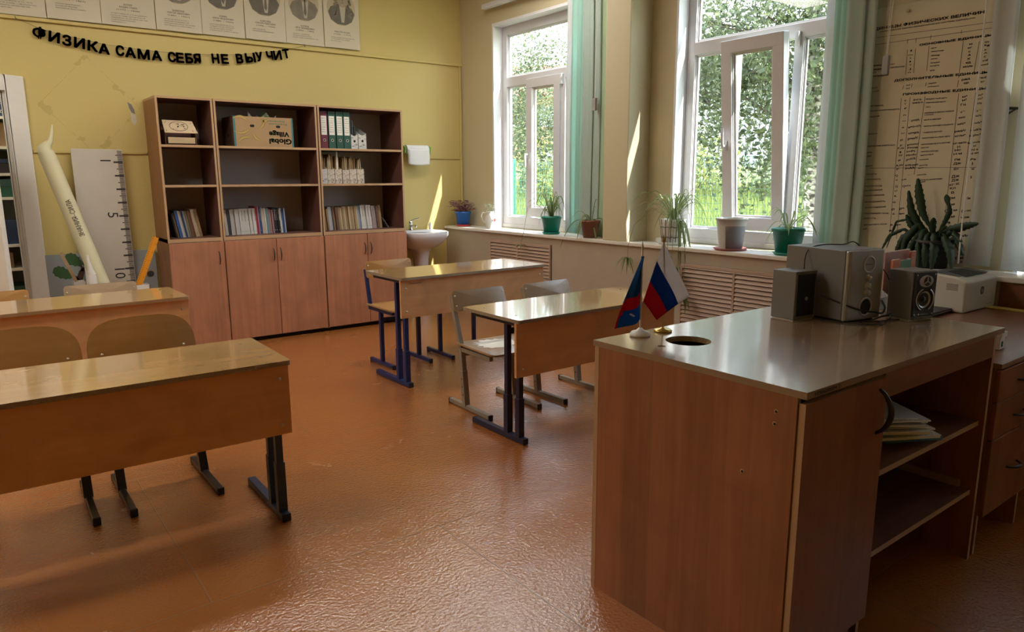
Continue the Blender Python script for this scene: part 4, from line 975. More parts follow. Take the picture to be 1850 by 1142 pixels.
# ------------------------------------------------------------------ units chart on the window wall
PT=[('ДИНИЦЫ ФИЗИЧЕСКИХ ВЕЛИЧИН', 2.166, 2.178, 1.62, 2.174, 0.02), ('НАИМЕНОВАНИЕ ЕДИНИЦ МЕЖДУНАРОДНОЙ СИСТЕМЫ ЕДИНИЦ (СИ)', 2.148, 2.158, 1.661, 2.152, 0.008), ('ОСНОВНЫЕ ЕДИНИЦЫ', 1.925, 2.056, 1.571, 2.056, 0.015), ('ДОПОЛНИТЕЛЬНЫЕ ЕДИНИЦЫ', 2.044, 1.882, 1.569, 1.875, 0.016), ('ПРОИЗВОДНЫЕ ЕДИНИЦЫ', 1.988, 1.801, 1.571, 1.795, 0.016), ('ТЕМПЕРАТУРА', 2.076, 1.954, 1.994, 1.952, 0.01), ('ТОКА', 2.078, 1.971, 2.049, 1.972, 0.01), ('ЭЛЕКТРИЧЕСКОГО', 2.181, 1.976, 2.093, 1.973, 0.009), ('ТЕРМОДИНАМИЧ.', 2.179, 1.955, 2.091, 1.953, 0.009), ('СВЕТА', 2.18, 1.938, 2.151, 1.937, 0.01), ('КОЛИЧЕСТВО ВЕЩЕСТВА', 2.184, 1.918, 2.079, 1.916, 0.009), ('УГОЛ', 2.167, 1.851, 2.136, 1.853, 0.01), ('УГОЛ', 2.159, 1.831, 2.128, 1.834, 0.01), ('ВМЕСТИМОСТЬ', 2.181, 1.752, 2.092, 1.75, 0.01), ('ПЕРИОДИЧЕСКОГО ПРОЦЕССА', 2.178, 1.724, 1.999, 1.723, 0.009), ('ВРАЩЕНИЯ', 2.175, 1.691, 2.109, 1.692, 0.009), ('СКОРОСТЬ', 2.172, 1.592, 2.111, 1.595, 0.01), ('ДВИЖЕНИЯ (ИМПУЛЬС)', 2.163, 1.524, 2.006, 1.525, 0.01), ('СИЛЫ', 2.165, 1.487, 2.134, 1.489, 0.01), ('СИЛЫ', 2.163, 1.466, 2.136, 1.468, 0.01), ('МОЩНОСТЬ', 2.167, 1.409, 2.124, 1.412, 0.009), ('ТЕПЛОТЫ', 2.157, 1.361, 2.095, 1.364, 0.01), ('ТЕПЛОЕМКОСТЬ', 2.154, 1.331, 2.071, 1.335, 0.01), ('ЭЛЕКТРИЧЕСТВА', 2.16, 1.293, 2.057, 1.296, 0.01), ('НАПРЯЖЕНИЕ', 2.157, 1.266, 2.053, 1.274, 0.01), ('СОПРОТИВЛЕНИЕ', 2.155, 1.237, 2.039, 1.244, 0.01), ('ПРОВОДИМОСТЬ', 2.151, 1.2, 2.031, 1.208, 0.01), ('СОПРОТИВЛЕНИЕ', 2.148, 1.167, 2.024, 1.176, 0.01), ('ЭЛЕКТРИЧЕСК. ПОЛЯ', 2.151, 1.133, 2.007, 1.139, 0.01), ('ЕМКОСТЬ', 2.149, 1.104, 2.077, 1.108, 0.01), ('МАГНИТНОГО ПОЛЯ', 2.145, 1.065, 2.012, 1.077, 0.01), ('ПОТОК', 2.146, 1.039, 2.123, 1.044, 0.01), ('l', 1.971, 2.032, 1.962, 2.032, 0.013), ('m', 1.98, 2.011, 1.956, 2.009, 0.011), ('t', 1.973, 1.993, 1.961, 1.993, 0.012), ('I', 1.971, 1.974, 1.962, 1.974, 0.011), ('T', 1.969, 1.955, 1.958, 1.955, 0.011), ('J', 1.97, 1.935, 1.958, 1.935, 0.012), ('n', 1.973, 1.917, 1.958, 1.917, 0.011), ('МЕТР', 1.862, 2.029, 1.835, 2.029, 0.008), ('КИЛОГРАММ', 1.86, 2.012, 1.798, 2.01, 0.007), ('СЕКУНДА', 1.86, 1.991, 1.815, 1.989, 0.008), ('АМПЕР', 1.86, 1.974, 1.825, 1.972, 0.007), ('КЕЛЬВИН', 1.859, 1.953, 1.811, 1.952, 0.007), ('КАНДЕЛА', 1.859, 1.937, 1.812, 1.936, 0.008), ('МОЛЬ', 1.857, 1.913, 1.833, 1.914, 0.008), ('м', 1.676, 2.025, 1.661, 2.025, 0.013), ('кг', 1.68, 2.007, 1.66, 2.007, 0.013), ('с', 1.676, 1.988, 1.666, 1.988, 0.013), ('А', 1.677, 1.97, 1.662, 1.97, 0.013), ('К', 1.675, 1.951, 1.662, 1.952, 0.013), ('кд', 1.682, 1.933, 1.658, 1.934, 0.014), ('моль', 1.694, 1.914, 1.646, 1.914, 0.014), ('m', 1.603, 2.025, 1.585, 2.025, 0.014), ('kg', 1.603, 2.009, 1.579, 2.008, 0.013), ('s', 1.603, 1.987, 1.592, 1.987, 0.012), ('A', 1.602, 1.97, 1.586, 1.971, 0.012), ('K', 1.6, 1.952, 1.589, 1.952, 0.012), ('cd', 1.604, 1.934, 1.58, 1.935, 0.014), ('mol', 1.607, 1.913, 1.576, 1.915, 0.013), ('ad', 1.975, 1.85, 1.956, 1.85, 0.011), ('sd', 1.974, 1.832, 1.956, 1.832, 0.01), ('РАДИАН', 1.858, 1.846, 1.817, 1.846, 0.008), ('СТЕРАДИАН', 1.859, 1.829, 1.803, 1.828, 0.007), ('рад', 1.693, 1.849, 1.653, 1.852, 0.014), ('ср', 1.681, 1.831, 1.657, 1.832, 0.015), ('rad', 1.613, 1.85, 1.578, 1.85, 0.014), ('sr', 1.602, 1.83, 1.582, 1.83, 0.013), ('S', 1.978, 1.766, 1.967, 1.766, 0.012), ('V', 1.977, 1.749, 1.966, 1.749, 0.012), ('S=l·b', 1.93, 1.766, 1.886, 1.767, 0.014), ('V=l·b·h', 1.934, 1.749, 1.878, 1.751, 0.014), ('КВАДРАТНЫЙ МЕТР', 1.863, 1.764, 1.756, 1.762, 0.008), ('КУБИЧЕСКИЙ МЕТР', 1.862, 1.745, 1.761, 1.743, 0.008), ('м²', 1.681, 1.761, 1.657, 1.763, 0.013), ('м³', 1.68, 1.743, 1.658, 1.746, 0.014), ('m²', 1.606, 1.763, 1.584, 1.764, 0.013), ('m³', 1.604, 1.744, 1.582, 1.746, 0.014), ('f', 1.976, 1.724, 1.96, 1.724, 0.013), ('ГЕРЦ', 1.861, 1.722, 1.836, 1.722, 0.007), ('Гц', 1.684, 1.72, 1.659, 1.723, 0.015), ('Hz', 1.604, 1.721, 1.584, 1.723, 0.014), ('n', 1.976, 1.688, 1.962, 1.689, 0.012), ('СЕКУНДА В МИНУС ПЕРВОЙ', 1.863, 1.691, 1.715, 1.691, 0.008), ('СТЕПЕНИ', 1.862, 1.68, 1.816, 1.681, 0.007), ('с⁻¹', 1.681, 1.683, 1.662, 1.685, 0.013), ('s⁻¹', 1.605, 1.685, 1.585, 1.685, 0.013), ('υ', 1.977, 1.657, 1.961, 1.657, 0.01), ('υ=l/t', 1.93, 1.655, 1.886, 1.659, 0.016), ('МЕТР В СЕКУНДУ', 1.862, 1.653, 1.774, 1.655, 0.008), ('м/с', 1.687, 1.655, 1.655, 1.657, 0.013), ('m/s', 1.613, 1.658, 1.58, 1.661, 0.014), ('a', 1.979, 1.621, 1.963, 1.622, 0.012), ('a=υ-υ/t', 1.942, 1.62, 1.876, 1.627, 0.016), ('МЕТР НА СЕКУНДУ В КВАДРАТЕ', 1.86, 1.62, 1.712, 1.622, 0.008), ('м/с²', 1.689, 1.621, 1.651, 1.625, 0.014), ('m/s²', 1.616, 1.622, 1.574, 1.626, 0.013), ('ω', 1.979, 1.589, 1.96, 1.59, 0.011), ('ω=φ/t', 1.939, 1.587, 1.882, 1.591, 0.015), ('РАДИАН В СЕКУНДУ', 1.858, 1.586, 1.762, 1.589, 0.008), ('рад/с', 1.699, 1.584, 1.646, 1.59, 0.014), ('rad/s', 1.624, 1.586, 1.572, 1.591, 0.014), ('ρ', 1.979, 1.553, 1.965, 1.554, 0.015), ('ρ=m/V', 1.939, 1.556, 1.885, 1.562, 0.017), ('КИЛОГРАММ НА КУБИЧ. МЕТР', 1.861, 1.556, 1.72, 1.56, 0.008), ('кг/м³', 1.696, 1.559, 1.645, 1.564, 0.014), ('kg/m³', 1.626, 1.558, 1.572, 1.564, 0.014), ('p', 1.978, 1.524, 1.965, 1.525, 0.014), ('p=mυ', 1.938, 1.524, 1.879, 1.529, 0.015), ('КИЛОГРАММ МЕТР В СЕКУНДУ', 1.863, 1.522, 1.715, 1.528, 0.008), ('кг·м/с', 1.702, 1.521, 1.637, 1.527, 0.014), ('kg·m/s', 1.629, 1.521, 1.572, 1.527, 0.013), ('F,G', 1.989, 1.506, 1.955, 1.507, 0.013), ('F=ma', 1.936, 1.506, 1.88, 1.51, 0.015), ('НЬЮТОН', 1.864, 1.504, 1.823, 1.506, 0.008), ('Н', 1.678, 1.502, 1.664, 1.504, 0.014), ('N', 1.6, 1.504, 1.588, 1.507, 0.013), ('I', 1.977, 1.484, 1.967, 1.485, 0.013), ('I=Ft', 1.937, 1.486, 1.891, 1.49, 0.015), ('НЬЮТОН-СЕКУНДА', 1.862, 1.483, 1.771, 1.486, 0.008), ('Нс', 1.689, 1.485, 1.658, 1.489, 0.016), ('N·s', 1.609, 1.485, 1.577, 1.489, 0.015), ('M', 1.978, 1.466, 1.962, 1.467, 0.013), ('M=Fr', 1.938, 1.465, 1.883, 1.47, 0.015), ('НЬЮТОН-МЕТР', 1.862, 1.463, 1.794, 1.468, 0.008), ('Н·м', 1.692, 1.465, 1.652, 1.47, 0.015), ('N·m', 1.616, 1.465, 1.573, 1.471, 0.015), ('p', 1.979, 1.441, 1.966, 1.442, 0.013), ('p=F/S', 1.936, 1.442, 1.887, 1.449, 0.016), ('ПАСКАЛЬ', 1.865, 1.439, 1.817, 1.442, 0.007), ('Па', 1.684, 1.435, 1.658, 1.439, 0.015), ('Pa', 1.608, 1.435, 1.581, 1.439, 0.015), ('A,W', 1.991, 1.41, 1.949, 1.413, 0.014), ('A=Fs·cosα', 1.94, 1.41, 1.87, 1.416, 0.015), ('ДЖОУЛЬ', 1.864, 1.408, 1.819, 1.411, 0.008), ('Дж', 1.689, 1.415, 1.651, 1.419, 0.016), ('J', 1.602, 1.415, 1.593, 1.417, 0.015), ('P', 1.984, 1.389, 1.971, 1.391, 0.013), ('P=A/t', 1.936, 1.392, 1.887, 1.399, 0.017), ('ВАТТ', 1.866, 1.393, 1.84, 1.396, 0.008), ('Вт', 1.683, 1.386, 1.658, 1.389, 0.015), ('W', 1.598, 1.385, 1.583, 1.387, 0.015), ('Q', 1.989, 1.354, 1.974, 1.355, 0.015), ('—', 1.922, 1.356, 1.904, 1.358, 0.005), ('ДЖОУЛЬ', 1.87, 1.356, 1.821, 1.36, 0.008), ('Дж', 1.691, 1.347, 1.651, 1.352, 0.018), ('J', 1.601, 1.344, 1.592, 1.347, 0.015), ('c', 1.984, 1.33, 1.972, 1.331, 0.013), ('c=', 1.951, 1.331, 1.925, 1.334, 0.015), ('ДЖОУЛЬ НА КИЛОГРАММ-', 1.867, 1.327, 1.734, 1.336, 0.008), ('КЕЛЬВИН', 1.866, 1.316, 1.82, 1.32, 0.008), ('Дж', 1.689, 1.327, 1.652, 1.332, 0.018), ('кг·К', 1.697, 1.303, 1.647, 1.31, 0.017), ('Кл', 1.692, 1.284, 1.664, 1.288, 0.016), ('В', 1.683, 1.261, 1.668, 1.264, 0.017), ('Q', 1.983, 1.293, 1.968, 1.294, 0.015), ('Q=I·t', 1.943, 1.294, 1.898, 1.3, 0.015), ('КУЛОН', 1.876, 1.287, 1.838, 1.291, 0.008), ('U', 1.983, 1.268, 1.97, 1.27, 0.014), ('ВОЛЬТ', 1.874, 1.265, 1.838, 1.268, 0.008), ('R', 1.983, 1.238, 1.97, 1.239, 0.014), ('G', 1.987, 1.203, 1.972, 1.205, 0.015), ('СИМЕНС', 1.875, 1.195, 1.829, 1.202, 0.008), ('Ом', 1.694, 1.231, 1.661, 1.237, 0.017), ('Ом', 1.603, 1.233, 1.587, 1.235, 0.017), ('См', 1.693, 1.196, 1.66, 1.202, 0.017), ('ρ', 1.99, 1.165, 1.974, 1.166, 0.017), ('ρ=', 1.947, 1.169, 1.92, 1.172, 0.017), ('ОМ-МЕТР', 1.871, 1.16, 1.82, 1.168, 0.008), ('Ом·м', 1.707, 1.161, 1.645, 1.171, 0.017), ('Ω·m', 1.622, 1.163, 1.578, 1.172, 0.017), ('E', 1.982, 1.136, 1.97, 1.138, 0.012), ('E=', 1.944, 1.138, 1.917, 1.142, 0.013), ('ВОЛЬТ НА МЕТР', 1.868, 1.125, 1.784, 1.137, 0.008), ('В·м', 1.694, 1.129, 1.653, 1.137, 0.017), ('V/m', 1.623, 1.128, 1.582, 1.136, 0.017), ('ФАРАДА', 1.865, 1.098, 1.827, 1.104, 0.008), ('Ф', 1.685, 1.098, 1.669, 1.101, 0.017), ('А·м', 1.699, 1.061, 1.661, 1.07, 0.017), ('F', 1.615, 1.094, 1.604, 1.098, 0.015), ('B', 1.99, 1.073, 1.976, 1.075, 0.014), ('B=', 1.96, 1.074, 1.93, 1.078, 0.014), ('Ф', 1.995, 1.038, 1.976, 1.041, 0.015), ('Ф=', 1.956, 1.04, 1.914, 1.046, 0.015), ('D', 1.989, 1.007, 1.975, 1.009, 0.014), ('Wb', 1.623, 1.029, 1.578, 1.038, 0.016), ('Вб', 1.617, 0.931, 1.589, 0.938, 0.017), ('Гн', 1.625, 0.909, 1.587, 0.918, 0.017), ('Тл', 1.613, 0.889, 1.59, 0.895, 0.017)]
PL=[(2.168, 2.129, 1.565, 2.117), (2.169, 2.091, 1.564, 2.089), (1.99, 2.096, 1.991, 2.071), (1.947, 2.096, 1.947, 2.07), (1.87, 2.099, 1.872, 2.075), (1.72, 2.102, 1.72, 2.083), (1.987, 2.038, 1.985, 1.906), (1.945, 2.039, 1.943, 1.911), (1.875, 2.042, 1.875, 1.914), (1.706, 2.06, 1.71, 1.858), (1.63, 2.031, 1.639, 1.877), (1.99, 1.849, 1.994, 1.829), (1.945, 1.854, 1.947, 1.835), (1.871, 1.853, 1.873, 1.834), (1.709, 1.848, 1.711, 1.811), (1.996, 1.781, 1.99, 0.993), (1.949, 1.783, 1.949, 0.995), (1.87, 1.779, 1.886, 1.359), (1.701, 1.78, 1.703, 0.937), (1.62, 1.778, 1.639, 0.863), (2.14, 1.398, 1.576, 1.394)]
CXX = WX-.0035
c = thing('wall_chart', 'yellowed chart of physical units pinned to the wall between the windows', 'poster', (WX-.003, 1.97, .86))
mb = MB(); n = 24
vs = []; fs = []
for j in range(17):
    for i in range(n+1):
        y = 2.385-(2.385-1.562)*i/n; z = .845+(2.285-.845)*j/16
        bulge = .006*math.sin(PI*i/n)*math.sin(PI*j/16)**2*0+.0
        vs.append((-.0006-bulge, y-1.97, z-.86))
for j in range(16):
    for i in range(n): k = j*(n+1)+i; fs.append((k, k+1, k+n+2, k+n+1))
mb.add(vs, fs, 0, None, True); sh = mb.build('sheet', 'poster_paper', c)
sd = sh.modifiers.new('thick', 'SOLIDIFY'); sd.thickness = .0008; sd.offset = 0
mb = MB()
def chart_T(y, z, y2, z2): return frame_T((-.0016, y-1.97, z-.86), (0, y2-y, z2-z), (0, 0, 1))
for i, (s, y0, z0, y1, z1, h) in enumerate(PT):
    if i == 0: s = 'Е' + s; y0 += .036
    put_bold(mb, s, chart_T(y0, z0-h*.38, y1, z1-h*.38), h*.80, math.hypot(y1-y0, z1-z0), 'L', .0010 if i in (0, 2, 3, 4) else (.0005 if h > .012 else .00028), .0003)
mb.build('printing', 'ink', c)
mb = MB()
for y0, z0, y1, z1 in PL:
    mb.beam((-.0015, y0-1.97, z0-.86), (-.0015, y1-1.97, z1-.86), .0022, .0006, (1, 0, 0))
mb.build('ruled_lines', 'soft_ink', c)
mb = MB(); mb.tube([(-.001, .035, 1.385), (-.014, .03, 1.388)], [.010, .008], 10); mb.build('push_pin', 'poster_paper', c)
a = thing('bent_hook', 'black bent wire hook on the wall right of the units chart', 'hook', (WX, 1.44, 1.63))
mb = MB(); mb.tube([(0, .03, -.012), (-.02, .03, -.012)], .004, 6); mb.tube([(-.02, .05, .045), (-.022, .02, .055), (-.022, -.03, .050), (-.024, -.045, .042)], .007, 8); mb.tube([(-.022, -.02, .050), (-.022, .018, .025), (-.022, .026, -.02), (-.022, .02, -.055), (-.022, .045, -.075)], .0055, 8)
mb.build('wire', 'black_metal', a)
# radiator grilles let into the boxing
def grille(label, y0, y1, z0, z1, ym):
    g = thing('radiator_grille', label, 'grille', (4.072, y0, z0), 0, 'louvred radiator grilles under the window sill')
    w = y1-y0; h = z1-z0; b = .018
    MB().box(-.004, .0, 0, w, 0, h).build('backing', 'dark_void', g)
    mb = MB()
    for a, bb, cc, d in ((0, w, 0, b), (0, w, h-b, h), (0, b, b, h-b), (w-b, w, b, h-b), (ym-b/2, ym+b/2, b, h-b)): mb.box(-.022, -.004, a, bb, cc, d)
    mb.build('grille_frame', 'grille_paint', g, bevel=.002)
    z = b+.006
    while z < h-b-.012:
        for a, bb in ((b, ym-b/2), (ym+b/2, w-b)):
            T = Tm((-.013, 0, z+.012), (0, .6, 0)); mb = MB(); mb.box(-.003, .003, a, bb, -.013, .013, 0, T); mb.build('slat', 'grille_paint', g)
        z += .0295
grille('louvred radiator grille under the window nearest the washbasin', 4.755, 5.66, .16, .775, .47)
grille('louvred radiator grille under the open window, behind the flags', 2.43, 3.32, .16, .748, .44)

# ------------------------------------------------------------------ left corner: paper pencil, giant ruler, painted board
plain('cream_paper', (.66, .62, .40), .6, var=.08, vscale=6); plain('white_card', (.62, .58, .50), .75)
plain('whitish_paper', (.70, .67, .62), .7); plain('ruler_orange', (.78, .30, .015), .45); plain('board_blue', (.30, .33, .33), .7, var=.08); plain('leaf_paint', (.045, .11, .035), .75); plain('trunk_paint', (.075, .035, .022), .75)
plain('bird_blue', (.06, .09, .14), .7); plain('stain_brown', (.30, .24, .17), .8)
b = thing('painted_board', 'grey-blue board painted with a brown tree and green leaves, leaning behind the giant ruler', 'board', (.475, 6.452, 0))
MB().box(0, .765, -.012, .0, 0, .79).build('board', 'board_blue', b, bevel=.002)
FB = lambda u, v, d=.0126: frame_T((u, -d, v), (1, 0, 0), (0, 0, 1))
mb = MB()
def stroke(mb, pts, ws, T):
    L_, R_ = [], []
    for i, p in enumerate(pts):
        q0, q1 = Vector(pts[max(i-1, 0)]), Vector(pts[min(i+1, len(pts)-1)]); d = (q1-q0).normalized(); nn = Vector((-d.y, d.x)); L_.append(Vector(p)+nn*ws[i]/2); R_.append(Vector(p)-nn*ws[i]/2)
    k = len(pts); mb.add([(*q, 0) for q in L_+R_], [(i, k+i, k+i+1, i+1) for i in range(k-1)], 0, T)
stroke(mb, [(.215, .30), (.205, .50), (.205, .58), (.23, .645), (.28, .69), (.335, .73)], [.075, .055, .045, .04, .028, .014], FB(0, 0)); stroke(mb, [(.205, .575), (.185, .61), (.165, .625)], [.026, .018, .012], FB(0, 0)); stroke(mb, [(.235, .65), (.235, .68), (.225, .70)], [.022, .016, .012], FB(0, 0))
mb.build('painted_trunk', 'trunk_paint', b)
def leafpoly(cx, cy, l, w, an): 
    o = []
    for i in range(24):
        a = 2*PI*i/24; r = 1+.10*math.sin(a*11); x = l/2*math.cos(a)*r; y = w/2*math.sin(a)*(1-.25*math.cos(a))*r
        o.append((cx+x*math.cos(an)-y*math.sin(an), cy+x*math.sin(an)+y*math.cos(an)))
    return o
for cx, cy, l, w, an in ((.105, .645, .14, .085, -.55), (.185, .74, .13, .085, -.7), (.315, .735, .16, .10, .5), (.32, .665, .12, .08, -1.1)):
    mb = MB(); mb.pad(leafpoly(cx, cy, l, w, an), .0006, None, FB(0, 0, .0122)); mb.build('painted_leaf', 'leaf_paint', b)
mb = MB(); stroke(mb, [(.265, .60), (.29, .575), (.34, .555)], [.012, .03, .028], FB(0, 0, .0128)); mb.build('painted_bird', 'bird_blue', b)
mb = MB(); mb.pad(ell(.045, .03, 16, .70, .60), .0006, None, FB(0, 0)); mb.pad(ell(.03, .026, 16, .70, .70), .0006, None, FB(0, 0)); mb.build('painted_bird_pale', 'carton_brown', b)
mb = MB(); mb.pad(ell(.026, .024, 16, .715, .592), .0006, None, FB(0, 0, .0135)); mb.build('painted_eye', 'ink', b)
# giant ruler
r = thing('giant_ruler', 'tall white cardboard ruler leaning against the yellow wall beside the cabinet', 'ruler', (.722, 6.385, 0)); r.rotation_euler = (-.022, 0, 0)
MB().box(0, .345, -.006, .006, .004, 1.582).build('sheet', 'white_card', r, bevel=.001)
FR = lambda u, v: frame_T((u, -.0066, v), (1, 0, 0), (0, 0, 1))
for s, u, v in (('1', .225, 1.479), ('5', .235, 1.077), ('10', .240, .600)):
    mb = MB(); put_text(mb, s, frame_T((u-.035, -.0066, v-(0 if len(s) == 1 else -.035) + .022), (0, 0, -1), (1, 0, 0)), .075, None, 'L', bold=.004, depth=.0003); mb.build('numeral', 'ink', r)
mb = MB()
for k in range(-1, 16):
    zz = 1.484-.1038*k
    for q in range(10):
        z = zz-.01038*q
        if z > 1.575 or z < .05: continue
        ln, th = (.062, .013) if q == 0 else ((.044, .0065) if q == 5 else (.031, .0052))
        mb.box(.340-ln, .342, -.0072, -.006, z-th/2, z+th/2)
mb.build('tick_marks', 'ink', r)
# giant pencil rolled from paper
p = thing('giant_paper_pencil', 'giant pencil rolled from cream paper leaning against the wall by the doorway', 'pencil', (.90, 6.10, 0))
A = Vector((.03, -.02, .03)); B = Vector((-.36, .115, 1.56)); d = (B-A).normalized()
mb = MB(); mb.tube([A, A+d*.5, A+d*1.0, B-d*.05, B-d*.012], [.056, .057, .0565, .056, .050], 22); mb.build('body', 'cream_paper', p)
mb = MB(); C0 = B-d*.012; mb.tube([C0, C0+Vector((-.004, 0, .022)), C0+Vector((.020, 0, .055)), C0+Vector((.038, 0, .075)), C0+Vector((.05, 0, .12)), C0+Vector((.062, 0, .19))], [.052, .045, .026, .018, .014, .006], 14); mb.build('crumpled_tip', 'cream_paper', p)
nrm = Vector((0, -1, 0)); nrm = (nrm-d*nrm.dot(d)).normalized()
mb = MB(); put_text(mb, 'ЗНАНИЯ–СИЛА', frame_T(A+d*.945+nrm*.0585+Vector((.02, 0, 0)), d, Vector((-1, 0, -.2))), .034, .275, depth=.0006); mb.build('lettering', 'ink', p)
# second, smaller white paper pencil and the sticks in their card holders
p = thing('small_paper_pencil', 'smaller white paper pencil with a pinched top standing behind the school chair', 'pencil', (.715, 5.975, 0))
mb = MB(); mb.tube([(0, 0, .0), (0, 0, .40), (0, 0, .655), (.002, 0, .672)], [.030, .031, .032, .028], 16); mb.build('body', 'whitish_paper', p)
mb = MB(); mb.tube([(.002, 0, .668), (-.004, 0, .69), (-.008, 0, .73), (-.014, 0, .78), (-.014, 0, .815)], [.029, .026, .017, .011, .008], 10); mb.build('pinched_tip', 'whitish_paper', p)
h = thing('card_holder', 'white square card tube holding the orange ruler behind the desk', 'holder', (1.032, 5.975, 0))
mb = MB(); w = .048
for a in ((-w, w, -w, -w+.003), (-w, w, w-.003, w), (-w, -w+.003, -w, w), (w-.003, w, -w, w)): mb.box(*a, 0, .572)
mb.box(-w, w, -w, w, 0, .003); mb.build('tube', 'whitish_paper', h)
h = thing('card_holder', 'white square card tube holding the wooden lath, mostly hidden by the chair', 'holder', (.660, 6.26, 0)); mb = MB(); w = .040
for a in ((-w, w, -w, -w+.003), (-w, w, w-.003, w), (-w, -w+.003, -w, w), (w-.003, w, -w, w)): mb.box(*a, 0, .60)
mb.build('tube', 'whitish_paper', h)
r = thing('orange_ruler', 'orange ruler with black tick marks sticking out of the white card tube', 'ruler', (1.0, 5.975, .53)); T = frame_T((0, 0, 0), (math.cos(.40), 0, -math.sin(.40)), (math.sin(.40), 0, math.cos(.40)))
mb = MB(); mb.box(-.022, .022, 0, .425, -.002, .002, 0, T); mb.box(-.002, .004, .02, .26, .002, .005, 0, T); mb.build('ruler', 'ruler_orange', r, bevel=.001)
mb = MB()
for k in range(24):
    v = .04+.0165*k
    if v < .42: mb.box(-.018, -.012, v, v+.004, -.0022, .0023+.0006, 0, T); 
    if k % 4 == 0 and v < .42: mb.box(.010, .015, v, v+.004, .002, .0029, 0, T)
mb.build('tick_marks', 'ink', r)
s = thing('wooden_lath', 'pale wooden lath leaning in front of the painted tree', 'lath', (.672, 6.26, .5)); mb = MB(); mb.beam((.025, 0, -.06), (-.115, -.09, .325), .022, .006, (0, 1, 0)); mb.build('lath', 'ply_pale', s)

# ------------------------------------------------------------------ washbasin and paper towels
plain('ceramic', (.74, .74, .76), .12, var=.02); plain('chrome', (.75, .75, .76), .12, .95, var=.02); plain('towel_white', (.78, .78, .79), .9); plain('lime_plastic', (.30, .62, .10), .35)
s = thing('washbasin', 'white pedestal washbasin between the cabinet and the window boxing', 'washbasin', (3.645, 6.455, 0))
def sink_outline(k, w=.26, d=.43):
    o = []
    for i in range(40):
        a = 2*PI*i/40; c_, s_ = math.cos(a), math.sin(a)
        x = w*k*math.copysign(abs(c_)**.8, c_); y = -d/2+(d/2)*k*math.copysign(abs(s_)**(.5 if s_ > 0 else .85), s_); o.append((x, y))
    return o
mb = MB(); lv = [(1.0, .826), (1.0, .80), (.96, .775), (.80, .72), (.58, .675), (.40, .66), (.40, .64)]
vs = []
for k, z in lv: vs += [(x, y*(1 if k > .9 else 1)+(1-k)*.05, z) for x, y in sink_outline(k)]
inn = [(1.0, .826), (.93, .834), (.86, .826), (.78, .79), (.60, .745), (.25, .715), (.02, .712)]
v2 = []
for k, z in inn: v2 += [(x, y-(1-k)*.03, z) for x, y in sink_outline(k)]
n = 40
mb.add(vs, [(r*n+i, (r+1)*n+i, (r+1)*n+(i+1) % n, r*n+(i+1) % n) for r in range(len(lv)-1) for i in range(n)], 0, None, True)
mb.add(v2, [(r*n+i, r*n+(i+1) % n, (r+1)*n+(i+1) % n, (r+1)*n+i) for r in range(len(inn)-1) for i in range(n)], 0, None, True)
mb.box(-.22, .22, -.07, -.001, .815, .838)
mb.build('basin', 'ceramic', s)
mb = MB(); mb.lathe([(.085, 0), (.09, .03), (.072, .10), (.066, .35), (.075, .55), (.098, .665)], 24, (0, -.17, 0)); mb.build('pedestal', 'ceramic', s)
f = thing('mixer_tap', 'chrome mixer tap on the rim of the washbasin', 'tap', (3.61, 6.41, .836))
mb = MB(); mb.lathe([(.024, 0), (.024, .01), (.019, .02), (.018, .065), (.020, .07)], 16); mb.tube([(0, 0, .035), (0, -.06, .055), (0, -.105, .05), (0, -.112, .035)], [.013, .011, .010, .009], 10); mb.build('spout', 'chrome', f)
mb = MB(); mb.lathe([(.02, .07), (.021, .085), (.012, .097), (0, .1)], 14); mb.tube([(0, 0, .09), (.03, -.04, .115), (.06, -.07, .125)], [.009, .007, .006], 8); mb.build('lever', 'chrome', f)
a = thing('hand_cream_bottle', 'small white bottle at the window end of the washbasin', 'bottle', (3.842, 6.415, .838)); mb = MB(); mb.lathe([(0, 0), (.016, 0), (.017, .05), (.012, .058), (.006, .062), (.006, .075), (0, .076)], 14); mb.build('body', 'towel_white', a)
h = thing('paper_towel_holder', 'green-ended paper towel holder on the yellow wall above the washbasin', 'holder', (3.70, 6.47, 1.635))
for sx in (-.150, .135):
    mb = MB(); mb.prism([(-.10, -.035), (0, -.06), (0, .03), (-.06, .04), (-.115, .02)], sx, sx+.008, 0, frame_T((0, 0, 0), (0, 1, 0), (0, 0, 1))); mb.build('bracket', 'lime_plastic', h)
mb = MB(); mb.tube([(-.155, -.075, 0), (.16, -.075, 0)], .007, 10); mb.build('rod', 'chrome', h)
mb = MB(); mb.tube([(.14, -.02, -.04), (.20, -.02, -.04)], .004, 6); mb.build('peg', 'ply_pale', h)
rl = thing('paper_towel_roll', 'white paper towel roll with a hanging sheet in the green-ended holder', 'paper towel', (3.70, 6.395, 1.635))
mb = MB(); mb.tube([(-.130, 0, 0), (.118, 0, 0)], .042, 22); mb.build('roll', 'towel_white', rl)
mb = MB(); vs = []; n = 12
for i in range(n+1):
    t = i/n; z = .0-.145*t; y = -.0425-.004*math.sin(3*t)
    for k in range(9): u = k/8; vs.append((-.128+.244*u, y-.004*math.sin(6*u)*t, z+.012*t*(math.sin(9*u))*0-.012*t*u*(1-u)*4))
mb.add(vs, [(i*9+k, i*9+k+1, (i+1)*9+k+1, (i+1)*9+k) for i in range(n) for k in range(8)], 0, None, True); q = mb.build('hanging_sheet', 'towel_white', rl); sd = q.modifiers.new('thick', 'SOLIDIFY'); sd.thickness = .0015

